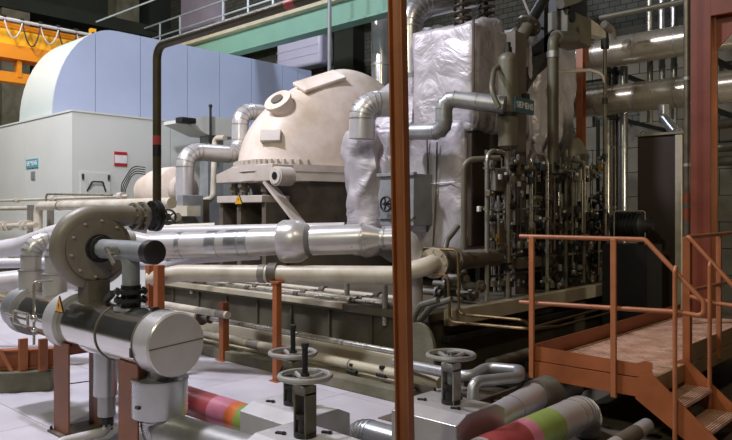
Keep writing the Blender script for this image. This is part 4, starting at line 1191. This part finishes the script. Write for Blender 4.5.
# railings
RZ = 1.77
rr = .021
def rail(name, pts, r=rr, bend=.07): return part(pf, name, MB().tube(pts, r, bend=bend, seg=12), 'orangel')
xs_ = P(520, 237, Y=YW0).x
xst = XW1 + .44; dz = .50
rail('handrail', [(xs_, YW0, RZ), (XW1 - .04, YW0, RZ), (xst, YW0, RZ - dz), (xst, YW0, RZ - dz - .12), (xst - .2, YW0, RZ - dz - .1), (XW1 - .02, YW0, RZ - .61), (xs_, YW0, RZ - .65)], bend=.06)
rail('handrail', [(XW1 + .04, YW1, RZ + .02), (XW1 + .03, 6.9, RZ), (XW1 + .05, 6.88, RZ), (xst + .05, 6.88, RZ - dz), (xst + .05, 6.88, RZ - dz - .12), (xst - .2, 6.88, RZ - dz - .1), (XW1 + .06, 6.88, RZ - dz - .06)], bend=.06)
rail('midrail', [(XW1 + .03, 6.9, RZ - .52), (XW1 + .03, YW1, RZ - .52)])
for x, y, z0, z1 in ((XW0 + .02, YW0 - .03, tbz0, RZ), (P(615, 300, Y=YW0).x, YW0 - .03, tbz0 - .04, RZ)):
    part(pf, 'rail_post', MB().bar((x, y, z0), (x, y, z1), .05, .03, up=EY), 'orangel', bevel=.004)
part(pf, 'rail_post', MB().tube([(xst - .22, YW0 - .03, .1), (xst - .22, YW0 - .03, RZ - .26), (xst - .22, YW0, RZ - .22)], rr * .9, seg=10), 'orangel')
part(pf, 'rail_post', MB().tube([(xst - .2, 6.85, .12), (xst - .2, 6.85, RZ - .26), (xst - .2, 6.88, RZ - .22)], rr * .9, seg=10), 'orangel')
part(pf, 'rail_post', MB().bar((XW1 + .02, 6.92, ZW - .16), (XW1 + .02, 6.92, RZ), .07, .07, up=EY), 'orange', bevel=.004)
for y in (7.9, 9.0, 10.1):
    part(pf, 'rail_post', MB().bar((XW1 + .02, y, ZW - .1), (XW1 + .02, y, RZ), .05, .04, up=EY), 'orangel', bevel=.004)
for x, y in ((XW0 + .1, 6.5), (XW0 + .1, 10), (XW1 - .1, 7.2), (XW1 - .1, 10)):
    part(pf, 'platform_leg', MB().box(x - .05, x + .05, y - .05, y + .05, 0, ZW - .03), 'orange', False)

# ------------------------------------------------------------------ right background
c = RD((703.5 - CX) / F_PX * 9.6, 9.6, 0)
rc = thing('steel_column', 'tall red-oxide H-section column behind the platform stair', 'column', c)
hsec(rc, c, c + EZ * 8.5, .28, .3, .02, .024, 'redox', math.radians(0))
part(rc, 'lit_side_plate', MB().box(c.x + .12, c.x + .14, c.y - .155, c.y + .155, 0, 8.5), 'orange', False)  # lighter orange paints in the lit side of the column
part(rc, 'base_plate', MB().cbox((c.x, c.y, .015), .5, .5, .03), 'redox')
zg = P(702, 20, d=9.6).z
part(rc, 'cross_beam', MB().box(c.x - .2, c.x + 3.2, c.y - .16, c.y + .16, zg, zg + .32), 'redox', False)
part(rc, 'gusset_plate', MB().prism([(c.x + .17, c.y - .02, zg), (c.x + .17, c.y - .02, zg - .45), (c.x + .6, c.y - .02, zg)], (0, .03, 0)), 'redox', False)
q = RD((687 - CX) / F_PX * 9.0, 9.0, 0)
pipe('riser_pipe', 'slim grey vertical pipe just left of the red-oxide column', [(q.x, q.y, 0), (q.x, q.y, 7.5)], .042, 'dksteel', bands=[(.35, .04, 1.1), (.5, .04, 1.1)], colour=[(.255, .275, 'redox'), (.285, .3, 'redox')])
c = P(581, 100, X=-6.3)
fc = thing('steel_column', 'bright orange far column seen between wrapped valve and pipes', 'column', (c.x, c.y, 0))
hsec(fc, Vector((c.x, c.y, ZP)), Vector((c.x, c.y, P(581, 38, X=-6.3).z)), .14, .14, .012, .014, 'orangel', 0)
part(fc, 'head_plate', MB().cbox((c.x, c.y, P(581, 38, X=-6.3).z + .01), .25, .25, .02), 'orange')
fc.location.z = 0

# two large wall pipes
Yw = 13.5
for y585, y685, lab in ((55, 42, 'upper of two large polished pipes along the back wall'), (102, 93, 'lower of two large polished pipes along the back wall')):
    z = (P(585, y585, Y=Yw).z + P(685, y685, Y=Yw).z) / 2
    x0, x1 = P(560, 60, Y=Yw).x, P(880, 60, Y=Yw).x
    t = pipe('wall_pipe', lab, [(x0, Yw, z), (x1, Yw, z)], .29, 'wallchrome', seg=32, bands=[(.16 + .14 * k, .03, 1.015) for k in range(6)], band_m='aludull')
    for k in range(4):
        x = x0 + .9 + 1.9 * k
        part(t, 'wall_bracket', MB().box(x, x + .08, Yw + .1, YB, z - .33, z - .25), 'dkgrey', False)
zq = P(640, 8, Y=13.0).z
pipe('sprinkler_pipe', 'slim pale pipe above the large wall pipes', [P(600, 18, Y=13), (P(600, 18, Y=13).x + 1.6, 13.0, P(600, 18, Y=13).z), (P(600, 18, Y=13).x + 2.2, 13.0, P(600, 18, Y=13).z + .8)], .055, 'rackgrey')
# vertical wall pipes
for px, r, m, y0, lab in ((607, .09, 'steel', 400, 'steel riser on wall, first right of the far orange column'), (615, .055, 'dksteel', 400, 'thin dark riser between two steel wall risers'), (623, .1, 'alu', 400, 'bright steel riser on wall left of the brown cabinet'), (650, .06, 'steel', 135, 'slim riser on wall above the brown cabinet'), (662, .06, 'alu', 135, 'bright riser on wall above the brown cabinet'), (674, .06, 'alu', 135, 'riser on wall above right edge of the cabinet')):
    a = P(px, 100, Y=14.2)
    pipe('wall_riser', lab, [(a.x, 14.2, (ZP if a.x < XP + .2 else 0) if y0 == 400 else P(px, y0 - 12, Y=14.2).z), (a.x, 14.2, 7.6 if px > 640 else P(px, 110, Y=14.2).z + .9)], r, m, bands=[(.3, .05, 1.12), (.6, .05, 1.12)])
# conduit with tee over the pipes
a = P(605, 40, d=11.5)
pipe('conduit', 'thin dark vertical conduit before the large wall pipes', [P(605, 235, d=11.5), P(605, 38, d=11.5)], .03, 'dksteel', bands=[(.12, .08, 1.5), (.4, .08, 1.5), (.68, .1, 1.6), (.97, .16, 2.2)], band_m='dkgrey', cat='conduit')
pipe('conduit', 'thin pale conduit arching from candy-cane pipe to the dark conduit', [P(557, 72, d=11.0), P(590, 70, d=11.4), P(602, 74, d=11.5), P(605, 84, d=11.5)], .025, 'cream', bend=.15, cat='conduit')
for k, (yy, lab) in enumerate(((57, 'dark ribbed wall duct, upper'), (0, ''))):
    if not lab: continue
for y0, lab in ((105, 'dark horizontal heater tube right of column, upper of three'), (128, 'dark horizontal heater tube right of column, middle of three'), (142, 'dark horizontal heater tube right of column, lowest of three')):
    a = P(712, y0 + 20, Y=16.2); pipe('heater_tube', lab, [(a.x, 16.2, a.z), (a.x + 3, 16.2, a.z)], .1, 'dksteel')
# dark brown cabinet
a = P(637, 137, Y=11.5); b = P(681, 134, Y=11.5)
cbt = thing('control_cabinet', 'tall dark brown control cabinet before the back wall', 'cabinet', ((a.x + b.x) / 2, 11.9, 0))
part(cbt, 'plinth_base', MB().box(a.x + .02, b.x - .02, 11.55, 12.25, 0, .3), 'dkgrey', False)
part(cbt, 'body', MB().box(a.x, b.x, 11.52, 12.3, .3, a.z), 'cabinet', bevel=.01)
part(cbt, 'door', MB().box(a.x + .02, b.x - .02, 11.5, 11.52, .35, a.z - .03), 'cabinet', bevel=.004)
part(cbt, 'top_trim', MB().box(a.x - .02, b.x + .03, 11.47, 12.32, a.z, a.z + .04), 'cabtrim', bevel=.004)
part(cbt, 'lifting_eye', MB().torus((a.x + .06, 11.6, a.z + .06), EY, .04, .01, 14, 6).torus((b.x - .06, 11.6, a.z + .06), EY, .04, .01, 14, 6), 'steel')
part(cbt, 'side_strip', MB().box(b.x - .07, b.x + .02, 11.44, 11.5, .3, a.z - .02), 'cream', False)
# silver bent duct above cabinet
pipe('bent_duct', 'silver bent duct descending to top of brown cabinet', [P(664, 105, Y=12.6), P(664, 118, Y=12.6), P(676, 133, Y=12.2)], .09, 'alu', bend=.12, seams=True, bseg=4, cat='duct')
q = P(629, 121, Y=16.83)
single('fire_bell', 'small red fixture on wall beside the bright riser', 'fixture', MB().lathe(q, -EY, [(0, .05), (.05, .06), (.12, .05), (.14, .02)], 16).bar(q + Vector((0, -.05, -.02)), q + Vector((-.08, -.08, -.25)), .03, .03), 'signred')
#@@RACK
# ------------------------------------------------------------------ hydraulic valve rack
XRK = -5.05
def RK(px, py, dx=0.0): return P(px, py, X=XRK + dx)
rk = thing('valve_rack', 'dense rack of dark tubes, valves and gauges before the turbine', 'rack', (XRK, 9.2, ZP))
for px, y0, m, r in ((487, 150, 'dksteel', .03), (508, 160, 'steel', .028), (531, 150, 'dksteel', .022), (547, 165, 'steel', .028), (566, 150, 'dksteel', .03), (585, 170, 'dksteel', .025), (598, 120, 'dkgrey', .03)):
    a = RK(px, y0); part(rk, 'upright_tube', MB().cyl((a.x, a.y, ZP), a, r, seg=10), m)
for y, px0, px1, m in ((168, 484, 560, 'dksteel'), (209, 484, 602, 'steel'), (232, 486, 600, 'dksteel'), (252, 470, 590, 'dksteel'), (262, 486, 604, 'steel'), (277, 486, 560, 'dksteel')):
    a = RK(px0, y, .03); b = RK(px1, y, .03); b.z = a.z
    part(rk, 'cross_tube', MB().cyl(a, b, .018, seg=8), m)
rnd = random.Random(21)
for k in range(75):                                   # slim control tubes
    px = rnd.uniform(486, 604); dx = rnd.uniform(-.3, .17)
    y0 = rnd.uniform(150, 235); y1 = rnd.uniform(y0 + 25, 292)
    a = RK(px, y0, dx); b = RK(px, y1, dx); b.x, b.y = a.x, a.y; b.z = max(b.z, ZP + .02)
    pts = [a, b]
    if k % 3 == 0: pts = [a + Vector((-.1, rnd.choice((-.18, .18)), 0)), a, b]
    if k % 4 == 1: pts = [a, Vector((a.x, a.y, b.z + .1)), Vector((a.x + .0, a.y + rnd.choice((-.25, .25)), b.z + .1))]
    part(rk, 'control_tube', MB().tube(pts, rnd.choice((.011, .014, .018)), bend=.05, seg=8), rnd.choice(('dksteel', 'steel', 'steel', 'dkgrey', 'rackgrey')))
for k in range(150):                                   # valve bodies and fittings
    row = rnd.choice((160, 168, 176, 196, 205, 222, 232, 240, 250, 262, 270, 282))
    px = rnd.uniform(488, 602); c = RK(px, row + rnd.uniform(-4, 4), rnd.uniform(-.15, .22))
    t = rnd.random(); s = rnd.uniform(.035, .075)
    if t < .45:
        o = part(rk, 'valve_block', MB().cbox(c, s * 1.4, s * 1.7, s * 1.5, 0), rnd.choice(('dkgrey', 'dkcase', 'steel', 'rackgrey', 'rackgrey')), bevel=.006)
        part(o, 'valve_cap', MB().cyl(c + EX * s * .7, c + EX * s * 1.15, s * .38, seg=10), rnd.choice(('brass', 'steel', 'blue', 'signwhite', 'dkgrey')))
    elif t < .75:
        o = part(rk, 'solenoid', MB().cyl(c - EY * s * 1.3, c + EY * s * 1.3, s * .6, seg=12), rnd.choice(('dkgrey', 'dksteel', 'black')))
        part(o, 'solenoid_nut', MB().cyl(c + EY * s * 1.3, c + EY * s * 1.6, s * .4, seg=6).cyl(c - EY * s * 1.6, c - EY * s * 1.3, s * .4, seg=6), 'steel')
    else:
        o = part(rk, 'fitting', MB().cyl(c - EZ * s, c + EZ * s, s * .5, seg=6).cyl(c - EY * s * .8, c + EY * s * .8, s * .35, seg=8), rnd.choice(('steel', 'brass', 'alu')))
for row, px0, px1, step in ((166, 510, 552, 7), (179, 506, 596, 8), (216, 556, 600, 6.5), (226, 512, 600, 9), (246, 500, 598, 9), (284, 494, 590, 10)):
    px = px0
    while px < px1:                                    # orderly rows of pilot valves
        c = RK(px, row + rnd.uniform(-1.5, 1.5), rnd.uniform(.1, .2)); w = rnd.uniform(.05, .075)
        o = part(rk, 'pilot_valve', MB().cbox(c, w, w * 1.1, w * 1.3), rnd.choice(('dkgrey', 'black', 'rackgrey', 'dkcase')), bevel=.005)
        part(o, 'pilot_cap', MB().cyl(c + EZ * w * .6, c + EZ * w * 1.15, w * .32, seg=8), rnd.choice(('steel', 'brass', 'blue', 'cream', 'alu')))
        px += step * rnd.uniform(.8, 1.3)
for px, y, m in ((500, 177, 'signwhite'), (511, 184, 'signwhite'), (519, 184, 'signwhite'), (479, 209, 'signwhite'), (529, 171, 'steel'), (512, 186, 'cream')):
    c = RK(px, y, .12); part(rk, 'white_fitting', MB().cbox(c, .04, .05, .07), m, bevel=.006)
for px, y, R in ((524, 226, .06), (576, 210, .07), (560, 176, .06), (541, 246, .055)):
    c = RK(px, y, .15)
    g = part(rk, 'gauge', MB().lathe(c, EX, [(0, R), (.04, R), (.04, R * .85)], 20), 'dkgrey')
    part(g, 'gauge_dial', MB().lathe(c + EX * .036, EX, [(0, R * .84), (.003, R * .84)], 20), 'signwhite')
part(rk, 'junction_box', MB().cbox(RK(496, 240, .05), .12, .26, .45), 'dkcase', bevel=.01)
part(rk, 'junction_box', MB().cbox(RK(498, 180, .02), .1, .22, .3), 'taupe', bevel=.01)
part(rk, 'manifold', MB().cbox(RK(566, 212, .02), .18, .75, .14), 'dkcase', bevel=.01)
part(rk, 'manifold', MB().cbox(RK(520, 172, .02), .16, .7, .12), 'dkcase', bevel=.01)
part(rk, 'manifold', MB().cbox(RK(530, 262, .0), .2, 1.0, .14), 'dkcase', bevel=.01)
part(rk, 'oil_motor', MB().lathe(RK(574, 160, -.2), EZ, [(-.55, .2), (-.1, .23), (.1, .23), (.25, .16), (.35, .1)], 18), 'rackgrey')
# back board that carries the tubes
a = RK(478, 150, -.75); b = RK(560, 150, -.75)
part(rk, 'mounting_plate', MB().box(XRK - .8, XRK - .72, a.y, b.y + .8, ZP, a.z - .1), 'dkgrey', False)
# hairpin tubes
for px0, px1, y0, lab in ((487, 508, 150, 'steel hairpin tube at near end of the valve rack'), (531, 547, 153, 'steel hairpin tube in middle of the valve rack'), (566, 584, 160, 'steel hairpin tube at far end of the valve rack')):
    a = RK(px0, 290, .16); b = RK(px1, 290, .16)
    zt = RK(px0, y0, .16).z; a.z = b.z = ZP
    pipe('hairpin_tube', lab, [a, Vector((a.x, a.y, zt)), Vector((b.x, b.y, zt)), b], .028, 'dksteel' if px0 > 560 else 'steel', bend=.16, bseg=8, cat='tube')
a = P(464, 250, Y=7.6); b = P(464, 160, Y=7.6)
pipe('standing_tube', 'taupe tube rising and bending right beside the wrapped casing', [Vector((a.x, a.y, ZP)), b, P(500, 158, Y=8.0)], .04, 'rackgrey', bend=.14, cat='tube')
# accumulator bottle
c = RK(508, 150)
ac = thing('accumulator', 'olive-grey upright accumulator bottle with black cap', 'bottle', (c.x, c.y, c.z))
zt = RK(508, 52).z; r = .138
prof = [(0, .08), (.05, r)] + [(zt - c.z - r * .9, r)] + [(zt - c.z - r * .9 + r * .9 * math.sin(u * math.pi / 12), max(.04, r * math.cos(u * math.pi / 12))) for u in range(1, 7)]
part(ac, 'bottle', MB().lathe(c, EZ, prof, 28), 'rackgrey')
part(ac, 'neck', MB().cyl((c.x, c.y, zt - .02), (c.x, c.y, zt + .06), .055, seg=14), 'dkgrey')
part(ac, 'cap', MB().cyl((c.x, c.y, zt + .06), (c.x, c.y, zt + .13), .038, seg=12), 'black')
part(ac, 'clamp_strap', MB().cyl((c.x, c.y, zt - .9), (c.x, c.y, zt - .84), r * 1.04, seg=28), 'dkgrey')
part(ac, 'foot_pipe', MB().cyl((c.x, c.y, ZP), (c.x, c.y, c.z + .02), .05, seg=12), 'dksteel')
pipe('bottle_hose', 'curved hose looping left of the accumulator bottle', [RK(506, 60, -.15), RK(494, 70, -.05), RK(491, 90, .05), RK(499, 108, .15)], .035, 'rackgrey', bend=.3, cat='hose')
part(ac, 'strap_bracket', MB().cbox(RK(520, 104, -.02), .06, .5, .05), 'dkgrey')
part(ac, 'back_column', MB().box(XRK - .2, XRK - .06, RK(519, 100).y, RK(530, 100).y, ZP, RK(520, 30).z), 'dkcase', False)
# teal sign with lettering
c = RK(525, 106, .16)
sg = thing('sign_plate', 'teal sign plate with white lettering beside the accumulator bottle', 'sign', c)
part(sg, 'plate', MB().box(c.x - .02, c.x, c.y - .245, c.y + .245, c.z - .105, c.z + .105), 'signteal')
part(sg, 'bracket', MB().cbox((c.x - .1, c.y, c.z + .02), .16, .06, .1), 'dkgrey')
text_obj(sg, 'lettering', 'SIEMENS', .12, (c.x + .002, c.y, c.z), (R90, 0, R90), 'signwhite')
part(sg, 'black_holder', MB().cbox((c.x - .06, c.y + .12, c.z + .14), .06, .12, .1), 'black')
# candy-cane vent pipe
a = RK(553, 160, -.1)
pipe('vent_pipe', 'taupe candy-cane vent pipe bending right at its top', [Vector((a.x, a.y, ZP)), RK(553, 36, -.1), RK(575, 37, -.2)], .085, 'rackgrey', bend=.2, bseg=8, bands=[(.75, .1, 1.12), (.83, .08, 1.12)])
# dark actuator lever and strut
st = thing('actuator_strut', 'dark slanting strut with round flange above the accumulator', 'actuator', RK(518, 45, -.3))
a = RK(508, 60, -.5); b = RK(552, -14, -.3)
part(st, 'lower_tube', MB().cyl(a, a.lerp(b, .45), .1, seg=18), 'rackgrey')
part(st, 'upper_tube', MB().cyl(a.lerp(b, .45), b, .085, seg=18), 'dkgrey')
part(st, 'strut_flange', flange_mb(a.lerp(b, .45), b - a, .2, .05, 8, .02), 'dksteel')
lv = thing('lever_bracket', 'black angular lever bracket behind the sign', 'bracket', RK(540, 60, -.5))
part(lv, 'arm_plate', MB().prism([RK(528, 50, -.6), RK(556, 28, -.6), RK(560, 46, -.6), RK(548, 66, -.6), RK(528, 84, -.6)], (-.06, 0, 0)), 'black', False)
part(lv, 'lower_plate', MB().prism([RK(519, 62, -.5), RK(548, 52, -.5), RK(536, 78, -.5), RK(524, 96, -.5)], (-.06, 0, 0)), 'dkgrey', False)
part(lv, 'hanger_bar', MB().box(XRK - .72, XRK - .6, RK(544, 0, -.6).y, RK(548, 0, -.6).y, RK(548, 60, -.6).z, RK(548, -25, -.6).z), 'black', False)
part(lv, 'side_bar', MB().box(XRK - .75, XRK - .6, RK(557, 0, -.6).y, RK(570, 0, -.6).y, RK(560, 30, -.6).z, RK(560, -25, -.6).z), 'black', False)
part(lv, 'white_stay', MB().tube([RK(522, -4, -.7), RK(530, 16, -.7), RK(548, 40, -.7)], .02, seg=6), 'signwhite')
ab = thing('actuator_box', 'beige-grey actuator housing with stub pipes at top right of wrapped valve', 'actuator', RK(583, 30, -.4))
a = RK(565, 38, -.4); b = RK(589, 20, -.4)
part(ab, 'lower_housing', MB().box(XRK - .8, XRK - .35, a.y, b.y, a.z, b.z), 'rackgrey', bevel=.015)
part(ab, 'upper_housing', MB().box(XRK - .85, XRK - .45, RK(573, 0, -.4).y, RK(590, 0, -.4).y, b.z, b.z + .6), 'dkgrey', bevel=.015)
part(ab, 'side_flap', MB().prism([RK(589, 18, -.4), RK(598, 24, -.4), RK(606, 32, -.4), RK(606, 38, -.4), RK(590, 34, -.4)], (-.2, 0, 0)), 'cream', False)
part(ab, 'stub_pipe', MB().tube([RK(604, 24, -.5), RK(612, 30, -.5), RK(613, 40, -.5)], .07, bend=.1), 'taupe')
part(ab, 'top_pipe', MB().tube([RK(560, 4, -.4), RK(578, -2, -.4), RK(584, -12, -.4)], .08, bend=.2), 'taupe')
part(ab, 'round_cover', MB().lathe(RK(571, 16, -.35), EX, [(0, .11), (.03, .11), (.03, .07)], 18), 'black')
# red valve body and black hose loop right of the rack
c = RK(596, 222, -.2)
rv = thing('filter_housing', 'red filter housing low at far end of the valve rack', 'filter', (c.x, c.y, ZP))
part(rv, 'body', MB().cyl((c.x, c.y, ZP), (c.x, c.y, c.z + .2), .11, seg=18), 'redox')
part(rv, 'head', MB().cyl((c.x, c.y, c.z + .2), (c.x, c.y, c.z + .3), .13, seg=18), 'dkgrey')
part(rv, 'drain_plug', MB().cyl((c.x + .1, c.y, c.z - .1), (c.x + .16, c.y, c.z - .1), .03, seg=8), 'brass')
pipe('rubber_hose', 'thick black rubber hose looping down at far end of rack', [RK(590, 200, -.1), RK(600, 203, .0), RK(609, 222, .0), RK(606, 245, .0), RK(596, 262, .0)], .06, 'black', bend=.4, bseg=8, cat='hose')
# pump set in the dark corner
q = P(632, 226, d=10.8)
pm = thing('pump_set', 'dark pump with wire guard left of the brown cabinet', 'pump', (q.x, q.y, 0))
part(pm, 'pump_stand', MB().box(q.x - .35, q.x + .35, q.y - .3, q.y + .3, 0, q.z - .28), 'black', False)
part(pm, 'motor', MB().lathe(q - EX * .3, EX, [(0, .12), (.02, .2), (.45, .2), (.5, .14), (.62, .06)], 20), 'black')
for k in range(7): part(pm, 'cooling_fin', MB().lathe(q + EX * (-.25 + k * .06), EX, [(0, .225), (.015, .225)], 20), 'dkgrey')
a = P(614, 211, d=10.6); b = P(645, 211, d=10.6)
part(pm, 'guard_frame', MB().tube([Vector((a.x, a.y, q.z - .3)), a, Vector((b.x, b.y, a.z)), Vector((b.x, b.y, q.z - .3))], .012, bend=.04, seg=6), 'steel')
# low dark machinery under rack: skid beams
sk = thing('oil_skid', 'dark skid frame with oil pipes under the valve rack', 'frame', (-4.45, 8.5, 0))
part(sk, 'skid_beam', MB().box(-4.6, -4.45, 6.6, 11.5, 0, .18), 'dkgrey', False)
part(sk, 'skid_beam', MB().box(-4.0, -3.85, 6.6, 11.5, 0, .18), 'dkgrey', False)
for k in range(6): part(sk, 'skid_rung', MB().box(-4.45, -4.0, 6.8 + k * .9, 6.9 + k * .9, .03, .13), 'dkgrey', False)
part(sk, 'oil_pipe', MB().cyl((-4.25, 6.6, .3), (-4.25, 11.5, .3), .07), 'dksteel')
# tangle of flanged stubs at casing foot
ft = thing('stub_manifold', 'cluster of grey flanged stubs at foot of the wrapped casing', 'manifold', P(450, 290, Y=7.0, Z=ZP))
for px, y, l in ((432, 292, .3), (442, 284, .25), (456, 278, .35), (464, 294, .4), (474, 286, .3), (446, 268, .25)):
    c = P(px, y, Y=7.1 + .1 * (px % 3)); c.z = max(c.z, ZP + .07)
    part(ft, 'stub', MB().cyl(c - EX * l / 2, c + EX * l / 2, .045, seg=12), rnd.choice(('taupe', 'hose', 'grey')))
    part(ft, 'stub_flange', flange_mb(c + EX * l * .3, EX, .08, .03, 6, .01), 'taupe')
a = P(444, 233, Y=7.6); b = P(456, 213, Y=7.8)
part(ft, 'riser', MB().cyl((P(446, 268, Y=7.3).x, 7.3, ZP), (P(446, 268, Y=7.3).x, 7.3, ZP + .5), .05, seg=12), 'taupe')
part(ft, 'slanted_tube', MB().tube([P(445, 250, Y=7.5), P(447, 240, Y=7.6), P(458, 226, Y=7.8)], .04, bend=.08), 'hose')

# ------------------------------------------------------------------ groups of repeats
GROUPS = {'wall_pipe': 'large pipes along the back wall', 'wall_riser': 'vertical pipes on the back wall', 'heater_tube': 'heater tubes right of the column',
          'pipe_support_post': 'orange pipe support posts', 'ledge_conduit': 'conduits on the plinth ledge', 'hairpin_tube': 'hairpin tubes of the valve rack',
          'vessel_support': 'columns under the vessel', 'valve_box': 'valve boxes on the floor', 'coil_spring': 'coil springs on the casing',
          'nozzle_collar': 'collars on the vessel', 'clad_elbow': 'clad elbows above the vessel', 'pipe_stand': 'pipe stand legs by the generator',
          'clamp_valve': 'clamp valves on the plinth', 'copper_tube': 'copper tubes before the rack', 'white_pipe': 'white pipes at the left', 'drain_hose': 'drain hoses at the plinth end',
          'drop_pipe': 'short vertical pipes on the plinth ledge', 'warning_sign': 'yellow warning triangles', 'banded_pipe': 'colour banded floor pipes', 'vessel_outlet': 'outlets under the vessel'}
for o in scene.objects:
    if o.parent is None and o.get('category'):
        g = GROUPS.get(o.name.split('.')[0])
        if g: o['group'] = g
